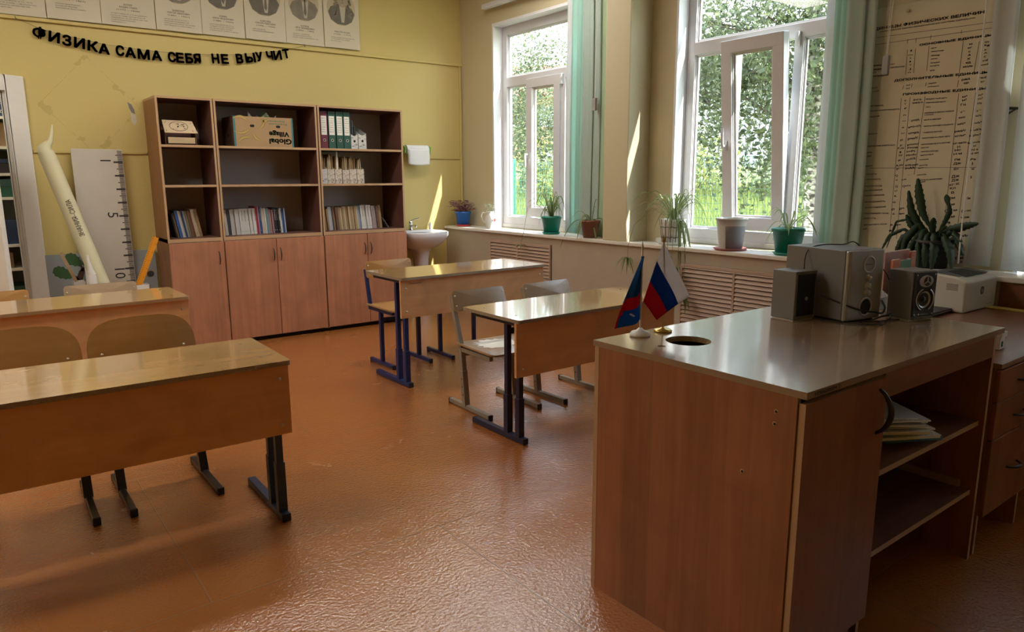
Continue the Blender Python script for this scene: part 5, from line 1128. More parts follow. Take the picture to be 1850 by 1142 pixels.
# ------------------------------------------------------------------ things on the demonstration table
plain('speaker_grey', (.18, .174, .163), .45, var=.04); plain('speaker_silver', (.34, .335, .315), .35, .3, var=.04); plain('speaker_black', (.018, .018, .021), .45); plain('cone_silver', (.50, .50, .49), .3, .5); plain('grille_navy', (.010, .014, .028), .7, bmp=.3, bscale=600)
TT = TZ+.0005
def satellite(label, loc, rz, open_front):
    s = thing('satellite_speaker', label, 'speaker', loc, rz, 'small grey speakers on the demonstration table')
    w, dp, h = .113, .10, .176
    cab = MB().box(0, w, 0, dp, .003, h).build('cabinet', 'speaker_grey', s, bevel=.003)
    MB().box(.004, w-.004, .005, dp-.005, 0, .004).build('foot_pad', 'paper', s)
    P = lambda u, v, d=.0: frame_T((u, -d, v), (1, 0, 0), (0, 0, 1))
    if open_front:
        MB().box(.006, w-.006, -.005, .002, .014, h-.005).build('baffle', 'speaker_black', s, bevel=.001)
        mb = MB(); mb.pad(ell(.033, .021, 24, w/2, .140), .005, None, P(0, 0, .005)); tw = mb.build('tweeter_surround', 'cone_silver', s)
        mb = MB(); mb.lathe([(0, .001), (.017, .001)], 18, (0, 0, 0), 0, P(w/2+.004, .140, .0066)); mb.build('tweeter', 'speaker_black', tw)
        mb = MB()
        for k in range(3):
            a = PI/2+k*2*PI/3; mb.beam((w/2+.004, -.0085, .140), (w/2+.004+.015*math.cos(a), -.0085, .140+.015*math.sin(a)), .004, .002, (0, 1, 0))
        mb.build('tweeter_spider', 'cone_silver', tw)
        mb = MB(); mb.lathe([(.024, -.004), (.036, .0), (.037, .003)], 26, (0, 0, 0), 0, P(w/2, .075, .005)); mb.build('woofer_surround', 'speaker_black', s)
        mb = MB()
        mb.lathe([(.0375, .0005), (.0375, .0035), (.0435, .0035), (.0435, .0005)], 14, (0, 0, 0), 0, P(w/2, .075, .005), 1, 1, -1.05, 1.0); mb.lathe([(.0375, .0005), (.0375, .0035), (.041, .0035), (.041, .0005)], 14, (0, 0, 0), 0, P(w/2, .075, .005), 1, 1, 1.9, 4.3)
        mb.build('woofer_trim', 'cone_silver', s)
        mb = MB(); mb.lathe([(.010, -.012), (.030, .001)], 24, (0, 0, 0), 0, P(w/2-.004, .075, .0075)); cn = mb.build('woofer_cone', 'cone_silver', s)
        mb = MB(); mb.lathe([(0, .006), (.008, .004), (.013, -.004)], 16, (0, 0, 0), 0, P(w/2-.006, .077, .0055)); mb.build('dust_cap', 'speaker_black', cn)
        mb = MB()
        for u in (.014, w-.014):
            for v in (.022, h-.013): mb.lathe([(0, .001), (.003, .0008), (.003, 0)], 10, (0, 0, 0), 0, P(u, v, .005))
        mb.build('screw', 'zinc', s)
        mb = MB(); put_text(mb, 'Jetbalance', P(w/2-.014, .020, .0052), .0045, .036, depth=.0002); mb.build('lettering', 'cone_silver', s)
        mb = MB(); mb.pad(ell(.0035, .0035, 12, w/2-.021, .022), .0004, None, P(0, 0, .0052)); mb.build('logo_dot', 'cone_silver', s)
    else:
        MB().box(.012, w-.012, -.004, .003, .016, h-.012).build('front_grille', 'grille_navy', s, bevel=.002)
        mb = MB(); mb.pad(ell(.008, .007, 14, w/2, .078), .002, None, P(0, 0, .0045)); mb.build('badge', 'cone_silver', s)
    return s
satellite('small grey speaker with a dark front grille, nearest the edge of the demonstration table', (2.300, 1.373, TT), -.13, False)
satellite('small grey speaker with bare cones, in front of the printer', (2.624, 1.123, TT), -.30, True)
s = thing('subwoofer', 'large grey subwoofer with three knobs and a round port on the demonstration table', 'speaker', (2.414, 1.262, TT), -.20)
w, dp, h = .190, .26, .252
MB().box(0, w, 0, dp, .006, h).build('cabinet', 'speaker_grey', s, bevel=.003)
MB().box(.012, w-.012, -.014, .001, .004, h-.001).build('front_panel', 'speaker_silver', s, bevel=.004)
for x in (.002, w-.022): MB().box(x, x+.020, -.010, .001, .004, h-.002).build('side_strip', 'cone_silver', s, bevel=.004)
MB().box(.01, w-.01, .01, dp-.01, 0, .007).build('foot_pad', 'rubber', s)
P = lambda u, v, d=.014: frame_T((u, -d, v), (1, 0, 0), (0, 0, 1))
mb = MB(); mb.lathe([(.025, 0), (.025, .004), (.030, .004), (.031, 0)], 26, (0, 0, 0), 0, P(w*.55, .200)); bd = mb.build('badge_ring', 'cone_silver', s)
mb = MB(); put_text(mb, 'Jetbalance', P(w*.55, .198, .0145), .005, .036, 'C', depth=.0003); mb.build('lettering', 'soft_ink', bd)
for v in (.152, .126, .100):
    mb = MB(); mb.lathe([(.012, 0), (.012, .002), (.009, .003), (.009, .012), (.0075, .014), (0, .014)], 18, (0, 0, 0), 0, P(w*.54, v)); mb.build('knob', 'cone_silver', s)
mb = MB(); mb.lathe([(.027, .0), (.029, .004), (.034, .003), (.035, 0)], 26, (0, 0, 0), 0, P(w*.54, .050)); pr_ = mb.build('port_ring', 'cone_silver', s)
mb = MB(); mb.lathe([(0, .0006), (.028, .0006)], 24, (0, 0, 0), 0, P(w*.54, .050)); mb.build('port', 'dark_void', pr_)
def cable(name, label, pts, r=.0022, group='black speaker cables'):
    cu = []
    P_ = [Vector(p) for p in pts]; P_ = [P_[0]]+P_+[P_[-1]]
    for i in range(1, len(P_)-2):
        for k in range(8):
            t = k/8; a, b, c_, d_ = P_[i-1:i+3]; cu.append(.5*((2*b)+(-a+c_)*t+(2*a-5*b+4*c_-d_)*t*t+(-a+3*b-3*c_+d_)*t**3))
    cu.append(P_[-2]); o = cu[0]
    root = thing(name, label, 'cable', o, 0, group); mb = MB(); mb.tube([q-o for q in cu], r, 6); mb.build('wire', 'rubber', root); return root
z0 = TT+.0025
cable('speaker_cable', 'black cable arching over the top of the subwoofer', [(2.42, 1.40, .90), (2.395, 1.40, 1.0), (2.44, 1.42, 1.08), (2.50, 1.40, 1.102), (2.58, 1.36, 1.102), (2.66, 1.36, 1.106), (2.70, 1.33, 1.06), (2.72, 1.26, .99), (2.73, 1.23, .90), (2.74, 1.235, z0)])
cable('speaker_cable', 'black cable bundle drooping across the round port of the subwoofer', [(2.405, 1.335, .932), (2.425, 1.25, .905), (2.48, 1.222, .885), (2.535, 1.205, .875), (2.58, 1.198, .868), (2.60, 1.20, .885), (2.625, 1.225, .905)], .0035)
cable('speaker_cable', 'tangled coil of black cable lying at the foot of the subwoofer', [(2.46, 1.21, z0), (2.52, 1.20, z0+.004), (2.57, 1.19, z0+.012), (2.595, 1.175, z0+.02), (2.575, 1.165, z0+.024), (2.55, 1.175, z0+.018), (2.56, 1.19, z0+.012), (2.60, 1.185, z0+.01), (2.585, 1.17, z0+.006), (2.54, 1.165, z0)], .003)
cable('speaker_cable', 'thin black cable looping on the table top towards the bare-coned speaker', [(2.40, 1.325, z0), (2.41, 1.235, z0), (2.455, 1.16, z0), (2.50, 1.155, z0), (2.50, 1.19, z0), (2.45, 1.215, z0), (2.52, 1.185, z0), (2.62, 1.155, z0)])
# flags
fabric('flag_white', (.78, .77, .80), .5); fabric('flag_blue', (.02, .07, .34), .35); fabric('flag_red', (.55, .02, .045), .35); fabric('flag_teal', (.018, .08, .24), .25); fabric('flag_bright', (.02, .14, .52), .35); plain('gold', (.55, .38, .10), .25, .9); plain('pole_white', (.72, .70, .66), .35)
def cloth(root, name, quad, mats, bands, wave=.004, depth=(0, 0), ph=0., nx=18, nz=12):
    """quad: hoist-top, fly-top, fly-bottom, hoist-bottom as (x, z); bands along v"""
    a, b, c_, d_ = [Vector((p[0], 0, p[1])) for p in quad]; mb = MB(); vs = []
    for j in range(nz+1):
        v = j/nz
        for i in range(nx+1):
            u = i/nx; p = (a*(1-u)+b*u)*(1-v)+(d_*(1-u)+c_*u)*v
            p.y = wave*math.sin(6*u+3*v+ph)*u+depth[0]*u+depth[1]*v; vs.append(p)
    for j in range(nz):
        mi = sum(1 for q in bands if (j+.5)/nz > q)
        mb.add([], []); base = None
        for i in range(nx):
            k = j*(nx+1)+i; mb.f.append([k, k+nx+1, k+nx+2, k+1]); mb.m.append(mi); mb.sm.append(True)
    mb.v = [tuple(p) for p in vs]
    o = mb.build(name, mats, root); sd = o.modifiers.new('thick', 'SOLIDIFY'); sd.thickness = .0008; return o
f = thing('table_flag', 'small white-blue-red striped flag on a gold stand', 'flag', (1.812, 1.548, TT), 0, 'small flags on the demonstration table')
mb = MB(); mb.lathe([(0, 0), (.030, 0), (.031, .004), (.026, .008), (.010, .010), (.006, .014), (0, .014)], 26); mb.build('base', 'gold', f)
mb = MB(); mb.tube([(0, 0, .008), (-.003, 0, .15), (-.010, 0, .300)], .0026, 8); mb.build('pole', 'gold', f)
mb = MB(); mb.tube([(-.010, 0, .298), (-.011, 0, .306), (-.012, 0, .322)], [.004, .005, .0006], 8); mb.build('finial', 'gold', f)
cloth(f, 'flag_cloth', [(-.011, .300), (.114, .108), (-.046, .046), (-.104, .112)], ['flag_white', 'flag_blue', 'flag_red'], [1/3, 2/3], .004, (-.012, -.004))
f = thing('table_flag', 'small dark blue flag with a red stripe drooping on a white stand', 'flag', (1.702, 1.548, TT), 0, 'small flags on the demonstration table')
mb = MB(); mb.lathe([(0, 0), (.033, 0), (.034, .006), (.028, .014), (.012, .019), (.006, .026), (0, .026)], 26); mb.build('base', 'pole_white', f)
mb = MB(); mb.tube([(0, 0, .015), (0, 0, .285)], .003, 8); mb.build('pole', 'pole_white', f)
mb = MB(); mb.tube([(0, 0, .283), (0, 0, .288), (0, 0, .305)], [.004, .0045, .0006], 8); mb.build('finial', 'zinc', f)
mb = MB(); vs = []; n, m_ = 14, 16
for j in range(m_+1):
    v = j/m_
    for i in range(n+1):
        u = i/n
        hx, hz = -.003, .258-.205*v; ex, ez = -.118+.118*(1-v)**1.2*1.0, .258-(.258-.038)*v**.9
        x = hx+(ex-hx)*u; z = hz+(ez-hz)*u
        if v > .999: pass
        vs.append((x, -.004-.012*math.sin(PI*u)*v+.006*math.sin(7*u+2*v), z))
mb.v = vs
for j in range(m_):
    for i in range(n):
        u = (i+.5)/n; v = (j+.5)/m_; band = v-.10*u
        q = 0 if v+.02*math.sin(3*u) < .60 else (1 if v < .74+.05*(u > .85) else 2)
        if u > .90 and v > .6: q = 1
        k = j*(n+1)+i; mb.f.append([k, k+n+1, k+n+2, k+1]); mb.m.append(q); mb.sm.append(True)
o = mb.build('flag_cloth', ['flag_teal', 'flag_red', 'flag_bright'], f); sd = o.modifiers.new('thick', 'SOLIDIFY'); sd.thickness = .0008
mb = MB(); rr = random.Random(9)
for k in range(5): mb.pad(ell(.005, .0016, 10, -.050+.006*k*.6, .098-.003*k), .0004, None, frame_T((0, -.0235, 0), (1, 0, .25), (0, 0, 1)))
mb.build('flag_emblem', 'flag_white', o)
# papers in the open shelf
PZ = .5185
k = thing('plastic_folder', 'blue plastic folder under the loose papers in the open shelf', 'folder', (2.375, 1.03, PZ)); mb = MB(); mb.pad(rrect(.21, .20, .01, 3), .012, lambda x, y: .006+.006*max(0, x)*4+.004*math.sin(20*y), Tm((0, 0, 0), (0, 0, -.5))); mb.build('cover', 'bird_blue', k)
plain('folder_blue', (.10, .22, .36), .4); kids(k)[0].data.materials[0] = MATS['folder_blue']
rr = random.Random(11)
for i in range(14):
    zz = PZ+.020+.0052*i; a = -.5+rr.uniform(-.09, .09)-.012*i; x = 2.325+rr.uniform(-.02, .02)-.004*i; y = 1.04+rr.uniform(-.012, .015)+.002*i
    p = thing('paper_sheet', 'loose white paper in the pile on the blue folder in the open shelf', 'paper', (x, y, zz), a, 'loose papers piled in the open shelf')
    mb = MB(); mb.pad(rrect(.21, .297*.8, .002, 1), .004, lambda X, Y, q=rr.uniform(.0, .012): q*4*(X/.21)**2*.4+.0015*math.sin(30*X+i)); mb.build('sheet', 'paper', p)
p = thing('black_case', 'small black flat case on top of the papers in the open shelf', 'case', (2.20, 1.19, PZ+.100)); MB().box(-.06, .06, -.04, .04, 0, .02, 0, Tm((0, 0, 0), (0, 0, .2))).build('case', 'book_black', p, bevel=.003)

# ------------------------------------------------------------------ things on the teacher's desk
DZ2 = .7155
plain('printer_white', (.62, .60, .55), .4, var=.03); plain('printer_dark', (.075, .08, .085), .4); plain('logo_dark', (.08, .08, .085), .4)
p = thing('laser_printer', 'white laser printer with a dark top tray, standing below the units chart', 'printer', (3.672, 1.335, DZ2), -.02)
w, dp, h = .352, .25, .165
mb = MB(); mb.prism([(0, 0), (dp, 0), (dp, .155), (.14, .178), (.04, .168), (0, .150)], 0, w, 0, frame_T((0, 0, 0), (0, 1, 0), (0, 0, 1))); mb.build('body', 'printer_white', p, bevel=.010, seg=3)
mb = MB(); mb.prism([(.012, .1545), (.045, .1700), (.14, .1800), (dp-.012, .1600), (dp-.012, .150), (.012, .150)], .010, w-.010, 0, frame_T((0, 0, 0), (0, 1, 0), (0, 0, 1))); tp = mb.build('top_cover', 'printer_dark', p, bevel=.003)
mb = MB(); T = frame_T((0, .03, .1676), (1, 0, 0), (0, .11, .0128)); mb.prism([(.055, 0), (w-.055, 0), (w-.10, .10), (.10, .10)], 0, .0016, 0, T); mb.build('output_tray', 'dark_void', tp)
Q = lambda u, v, d=.0006: frame_T((u, -d, v), (1, 0, 0), (0, 0, 1))
mb = MB(); mb.pad(ell(.020, .020, 28, w*.52, .095), .0008, None, Q(0, 0)); lg = mb.build('logo_disc', 'logo_dark', p)
mb = MB(); T = Q(w*.52-.0135, .088, .0012); T = T @ Matrix(((1, .25, 0, 0), (0, 1, 0, 0), (0, 0, 1, 0), (0, 0, 0, 1))); put_text(mb, 'hp', T, .0185, .025, depth=.0002); mb.build('logo_letters', 'printer_white', lg)
mb = MB(); put_text(mb, 'Laser 107a', Q(w*.72, .022), .004, .05, depth=.0003); mb.build('model_lettering', 'soft_ink', p)
mb = MB()
for k in range(6): mb.box(-.0008, .001, .03+.004, .085, .105+.0055*k, .107+.0055*k)
mb.build('vent_slots', 'soft_ink', p)
l = thing('laptop', 'closed black laptop lying between the speaker and the printer', 'laptop', (3.435, 1.385, DZ2), .0)
mb = MB(); mb.pad(rrect(.33, .22, .012, 4, .165, .11), .010, lambda X, Y: .007); mb.build('base', 'speaker_black', l)
mb = MB(); mb.pad(rrect(.33, .22, .012, 4, .165, .11), .007, lambda X, Y: .0162); mb.build('lid', 'book_black', l)
mb = MB(); mb.box(.02, .31, -.0008, .0005, .011, .013); mb.build('edge_line', 'cone_silver', l)
r = thing('yellow_ruler', 'long yellow wooden ruler lying at the back of the teacher desk', 'ruler', (3.925, .74, DZ2)); MB().box(0, .062, 0, .60, 0, .005).build('ruler', 'tape_yellow', r, bevel=.001)
mb = MB()
for k in range(58): mb.box(.001, .008 if k % 5 else .013, .01+.01*k, .0112+.01*k, .005, .0054)
mb.build('tick_marks', 'ink', r)
a = thing('small_carton', 'small white and green carton of paper behind the end of the demonstration table', 'box', (2.992, .955, DZ2)); MB().box(0, .05, 0, .05, 0, .045).build('carton', 'paper', a, bevel=.002); MB().box(-.004, .054, -.004, .054, .045, .066).build('flap', 'paper', a, bevel=.002)
mb = MB(); mb.box(.015, .03, -.0008, 0, .010, .03); mb.build('green_mark', 'print_green', a)
# coloured folders and a file of papers standing behind the speaker
plain('folder_orange', (.70, .20, .11), .4); plain('folder_green', (.015, .22, .095), .35); plain('folder_pink', (.62, .34, .34), .45); plain('folder_navy', (.03, .06, .11), .4)
FX = 3.01
for nm, lab, x, y, w_, h_, m in (('folder', 'tall pink folder standing at the back of the upright folders', 3.03, 1.435, .225, .318, 'folder_pink'), ('folder', 'orange folder showing its right edge behind the speaker', 3.215, 1.412, .045, .312, 'folder_orange'), ('folder', 'navy folder standing beside the green one', 3.155, 1.400, .035, .285, 'folder_navy'), ('folder', 'green plastic folder in front of the upright folders', 3.035, 1.385, .125, .285, 'folder_green'), ('folder', 'orange folder in front, right beside the subwoofer', 2.925, 1.352, .06, .300, 'folder_orange')):
    k = thing(nm, lab, 'folder', (x+.045, y, DZ2), 0, 'plastic folders standing on the teacher desk'); MB().box(0, w_, 0, .011, 0, h_).build('cover', m, k, bevel=.002)
    MB().box(.002, w_-.003, .002, .009, .003, h_+.0015).build('pages', 'paper', k)
k = mag_file('grey-speckled paper file standing low in front of the green folder', 3.0, DZ2, .085, .16, 'file_print_grey', None, False); k.location = (2.845, 1.335, DZ2); k.scale = (1, .55, 1)
# ------------------------------------------------------------------ plants on the window sill
plain('soil', (.06, .04, .028), .95, var=.3, vscale=80, bmp=.5, bscale=120)
plain('pot_green', (.015, .25, .19), .3, var=.03); plain('pot_blue', (.03, .16, .55), .3, var=.03); plain('saucer_red', (.55, .05, .05), .35); plain('pot_brown', (.22, .09, .06), .4); plain('pot_white', (.66, .65, .62), .35); plain('pot_line', (.05, .045, .04), .5); plain('pot_grey', (.22, .23, .25), .5, var=.15, vscale=12); plain('bucket_clear', (.52, .51, .47), .35); plain('saucer_pink', (.36, .12, .11), .4); plain('pot_black', (.012, .014, .013), .4)
leafmat('leaf_spider', (.10, .17, .045), (.26, .32, .12)); leafmat('leaf_spider_pale', (.20, .26, .10), (.36, .40, .20)); leafmat('leaf_cactus', (.018, .045, .025), (.04, .085, .045), .15); leafmat('leaf_purple', (.17, .05, .10), (.42, .22, .26)); leafmat('leaf_grey', (.16, .20, .14), (.30, .33, .24))
SILL = .8622
XMAX = .06
def leaf_strip(mb, p0, az, L_, rise, droop, w, n=7, mi=0, fold=.25, tw=0.):
    c_, s_ = math.cos(az), math.sin(az); vs = []
    for i in range(n+1):
        t = i/n; r = L_*t*(1-.12*t); z = rise*math.sin(PI*.5*min(1, t*1.4))-droop*t*t
        wd = w*(math.sin(PI*(t*.86+.12))**.6)*(1 if i < n else .08); a2 = az+tw*t
        sx, sy = -math.sin(a2)*wd/2, math.cos(a2)*wd/2; x, y = p0[0]+c_*r, p0[1]+s_*r
        vs += [(x+sx, y+sy, p0[2]+z+wd*fold), (x, y, p0[2]+z), (x-sx, y-sy, p0[2]+z+wd*fold)]
    # the leaves crowd up against the pane and the wall behind them
    vs = [(XMAX*(1-math.exp(-x/XMAX)) if x > 0 else x, y, zz_) for x, y, zz_ in vs]
    fs = []
    for i in range(n):
        k = i*3; fs += [(k, k+1, k+4, k+3), (k+1, k+2, k+5, k+4)]
    mb.add(vs, fs, mi, None, True)
def pot(root, r0, r1, h, mat, saucer=None, rim=True, z0=0.):
    if saucer:
        mb = MB(); mb.lathe([(0, 0), (r0*1.05, 0), (r0*1.28, .018), (r0*1.22, .018), (r0*1.0, .005), (0, .004)], 28); mb.build('saucer', saucer, root); z0 += .006
    mb = MB(); pr_ = [(0, z0), (r0, z0), (r1*.985, z0+h-.02)] + ([(r1*1.05, z0+h-.02), (r1*1.06, z0+h)] if rim else [(r1, z0+h)]) + [(r1*.95, z0+h), (r1*.92, z0+h-.025), (0, z0+h-.026)]
    mb.lathe(pr_, 30); o = mb.build('pot', mat, root)
    mb = MB(); mb.pad(ell(r1*.92, r1*.92, 20), .004, lambda x, y: z0+h-.022+.003*math.sin(90*x)*math.cos(80*y)); mb.build('soil', 'soil', root)
    return z0+h-.02, o
def plant(name, label, x, y, group=None): return thing(name, label, 'potted plant', (x, y, SILL), 0, group)
def spider(root, z, n, L0, L1, rise, droop, w, seed, bias=None, mats=('leaf_spider', 'leaf_spider_pale')):
    rr = random.Random(seed); mb = MB()
    for i in range(n):
        az = bias[0]+rr.gauss(0, bias[1]) if bias and rr.random() < .6 else rr.uniform(0, 2*PI)
        leaf_strip(mb, (rr.uniform(-.012, .012), rr.uniform(-.012, .012), z), az, rr.uniform(L0, L1), rr.uniform(*rise), rr.uniform(*droop), w*rr.uniform(.7, 1.15), 7, rr.random() < .35, tw=rr.uniform(-.5, .5))
    return mb.build('foliage', list(mats), root)
GS = 'pots on the window sill'
p = plant('purple_plant', 'blue pot with a red saucer and a bushy purple-leaved plant in the corner', 4.165, 6.285, GS)
z, o = pot(p, .062, .080, .145, 'pot_blue', 'saucer_red')
rr = random.Random(1); mb = MB(); ms = MB()
for i in range(26):
    az = rr.uniform(0, 2*PI); L_ = rr.uniform(.05, .17); up = rr.uniform(.03, .13)
    tip = Vector((math.cos(az)*L_, math.sin(az)*L_, z+up)); ms.tube([(math.cos(az)*.015, math.sin(az)*.015, z-.02), (tip.x*.5, tip.y*.5, z+up*.75), tip], .0022, 5)
    for k in range(9):
        q = Vector((tip.x*rr.uniform(.35, 1.08), tip.y*rr.uniform(.35, 1.08), z+up*rr.uniform(.55, 1.12))); leaf_strip(mb, q, rr.uniform(0, 2*PI), rr.uniform(.028, .046), .008, .012, rr.uniform(.014, .022), 3)
ms.build('stems', 'leaf_purple', p); mb.build('foliage', 'leaf_purple', p)
p = plant('flower_jug', 'white china jug with a red painted flower holding a small grey-green plant', 4.165, 5.80, GS)
p['category'] = 'jug'
mb = MB(); mb.lathe([(0, 0), (.038, 0), (.040, .01), (.055, .055), (.058, .085), (.046, .125), (.036, .148), (.044, .168), (.041, .168), (.033, .148), (.0, .13)], 28); mb.build('jug', 'pot_white', p)
mb = MB(); mb.tube([(-.028, .032, .15), (-.052, .058, .155), (-.062, .066, .125), (-.055, .058, .08), (-.038, .042, .055)], [.006, .006, .006, .0055, .006], 8); mb.build('handle', 'pot_white', p)
mb = MB()
for k in range(6): mb.pad(ell(.008, .006, 10, .010*math.cos(k*PI/3), .010*math.sin(k*PI/3)), .002, None, frame_T((.012, -.0565, .085), (.97, .22, 0), (0, 0, 1)))
mb.build('painted_flower', 'saucer_red', p)
mb = MB(); mb.pad(ell(.008, .010, 10), .002, None, frame_T((-.014, -.0565, .082), (.97, -.22, 0), (0, 0, 1))); mb.build('painted_leaf', 'book_mauve', p)
mb = MB(); rr = random.Random(4)
for i in range(110): leaf_strip(mb, (rr.uniform(-.05, .06), rr.uniform(-.06, .05), .155+rr.uniform(0, .075)), rr.uniform(0, 6.3), rr.uniform(.02, .04), rr.uniform(.004, .02), .01, rr.uniform(.005, .009), 3)
mb.build('foliage', 'leaf_grey', p)
p = plant('spider_plant', 'green pot with an upright spider plant in front of the window by the washbasin', 4.155, 4.862, GS)
z, o = pot(p, .066, .088, .150, 'pot_green', 'pot_green'); spider(p, z, 42, .12, .26, (.12, .30), (.04, .26), .013, 12)
mb = MB(); rr = random.Random(3)
mb.tube([(0, 0, z), (-.10, .10, z+.14), (-.13, .17, z+.10), (-.15, .22, -.03), (-.155, .24, -.10)], .0018, 5)
for k in range(9): leaf_strip(mb, (-.155, .24, -.11), rr.uniform(0, 6.3), rr.uniform(.05, .12), .02, .05, .008, 5)
mb.build('runner', 'leaf_spider', p)
p = plant('spider_plant', 'brown pot with a sparse drooping spider plant at the foot of the pillar', 4.125, 4.335, GS)
z, o = pot(p, .056, .080, .145, 'pot_brown'); spider(p, z, 9, .14, .28, (.06, .14), (.10, .28), .016, 31, (2.2, .9))
mb = MB(); leaf_strip(mb, (.0, -.02, z), -1.2, .06, .20, .02, .016); leaf_strip(mb, (0, 0, z), -1.9, .16, .02, .24, .016); leaf_strip(mb, (0, -.01, z), -1.0, .05, .14, .02, .015); leaf_strip(mb, (0, .03, z), 1.9, .30, .07, .30, .018, 9); mb.build('leaf', 'leaf_spider', p)
p = plant('spider_plant', 'white pot with a dark grid pattern and a huge trailing spider plant behind the flags', 4.175, 3.50, GS)
mb = MB(); mb.lathe([(0, 0), (.10, 0), (.115, .022), (.108, .022), (.09, .006), (0, .005)], 28); mb.build('saucer', 'pot_white', p)
z, o = pot(p, .080, .100, .180, 'pot_white', None, False, .007)
mb = MB()
for k in range(14):
    a = 2*PI*k/14; mb.tube([(.0806*math.cos(a), .0806*math.sin(a), .012), (.1006*math.cos(a+.08), .1006*math.sin(a+.08), .186)], .0028, 5)
for zz in (.055, .13):
    r = .081+.02*(zz-.007)/.18; mb.tube([(r*math.cos(2*PI*i/32), r*math.sin(2*PI*i/32), zz+.004*math.sin(9*i)) for i in range(33)], .0028, 5)
mb.build('painted_grid', 'pot_line', p)
spider(p, z, 70, .20, .40, (.12, .28), (.03, .26), .011, 5, (4.9, 1.3))
mb = MB(); rr = random.Random(8)
for tipx, tipy, tipz in ((-.175, -.10, -.06), (-.18, -.20, -.16), (-.175, -.14, -.24), (-.18, -.26, -.33), (-.18, .28, -.12)):
    mb.tube([(0, 0, z), (-.08, tipy*.5, z+.10), (-.15, tipy*.9, z-.03), (tipx, tipy, tipz+.10), (tipx, tipy, tipz)], .0018, 5)
    for k in range(14): leaf_strip(mb, (tipx, tipy, tipz), rr.uniform(2.0, 4.6), rr.uniform(.05, .12), rr.uniform(.0, .05), rr.uniform(.04, .16), .010, 6)
for k in range(10): leaf_strip(mb, (-.03, rr.uniform(-.10, -.04), z), PI+rr.uniform(.8, 1.5), rr.uniform(.14, .20), .05, rr.uniform(.22, .46), .012, 9)
mb.build('runner', ['leaf_spider'], p)
a = thing('white_adapter', 'small white plug box on the sill beside the grid-patterned pot', 'plug', (4.235, 3.66, SILL)); MB().box(-.03, .03, -.035, .035, 0, .035).build('case', 'pot_white', a, bevel=.005)
p = plant('soil_bucket', 'cloudy plastic bucket half full of grey soil on a red-brown saucer', 4.145, 2.975, GS); p['category'] = 'bucket'
mb = MB(); mb.lathe([(0, 0), (.10, 0), (.116, .016), (.109, .016), (.09, .005), (0, .005)], 28); mb.build('saucer', 'saucer_pink', p)
mb = MB(); mb.lathe([(0, .006), (.076, .006), (.095, .165)], 30); mb.build('filling', 'pot_grey', p)
mb = MB(); mb.lathe([(.0955, .165), (.1015, .205), (.107, .205), (.107, .216), (.101, .216), (.097, .18), (0, .175)], 30); mb.build('rim', 'bucket_clear', p)
mb = MB(); mb.lathe([(.0775, .007), (.0965, .165)], 8, (0, 0, 0), 0, None, 1, 1, 2.5, 3.35); mb.build('paper_label', 'bucket_clear', p)
p = plant('spider_plant', 'green pot with a low sprawling spider plant beside the subwoofer', 4.155, 2.555, GS)
z, o = pot(p, .072, .098, .165, 'pot_green', 'pot_green'); spider(p, z, 17, .12, .26, (.05, .19), (.04, .20), .013, 21)
p = plant('leaf_cactus', 'tall dark leaf cactus in a black pot in front of the units chart', 4.165, 1.70, GS)
z, o = pot(p, .075, .095, .15, 'pot_black')
def pad_leaf(mb, pts, w):
    """flat notched segment along pts"""
    n = len(pts)*7; P_ = []
    for i in range(n+1):
        t = i/n*(len(pts)-1); k = min(int(t), len(pts)-2); P_.append(Vector(pts[k]).lerp(Vector(pts[k+1]), t-k))
    vs = []
    for i, q in enumerate(P_):
        t = i/n; d = (P_[min(i+1, n)]-P_[max(i-1, 0)]).normalized(); s = d.cross(Vector((.75, .66, .1))).normalized()
        wd = w*(math.sin(PI*(.05+.90*t**1.25))**.75)*(1+.13*math.cos(i*2.1)); nr = s.cross(d)*.0016
        vs += [q+s*wd/2, q+nr, q-s*wd/2, q-nr]
    fs = []
    for i in range(n):
        for k in range(4): fs.append((i*4+k, i*4+(k+1) % 4, i*4+4+(k+1) % 4, i*4+4+k))
    mb.add(vs, fs, 0, None, True)
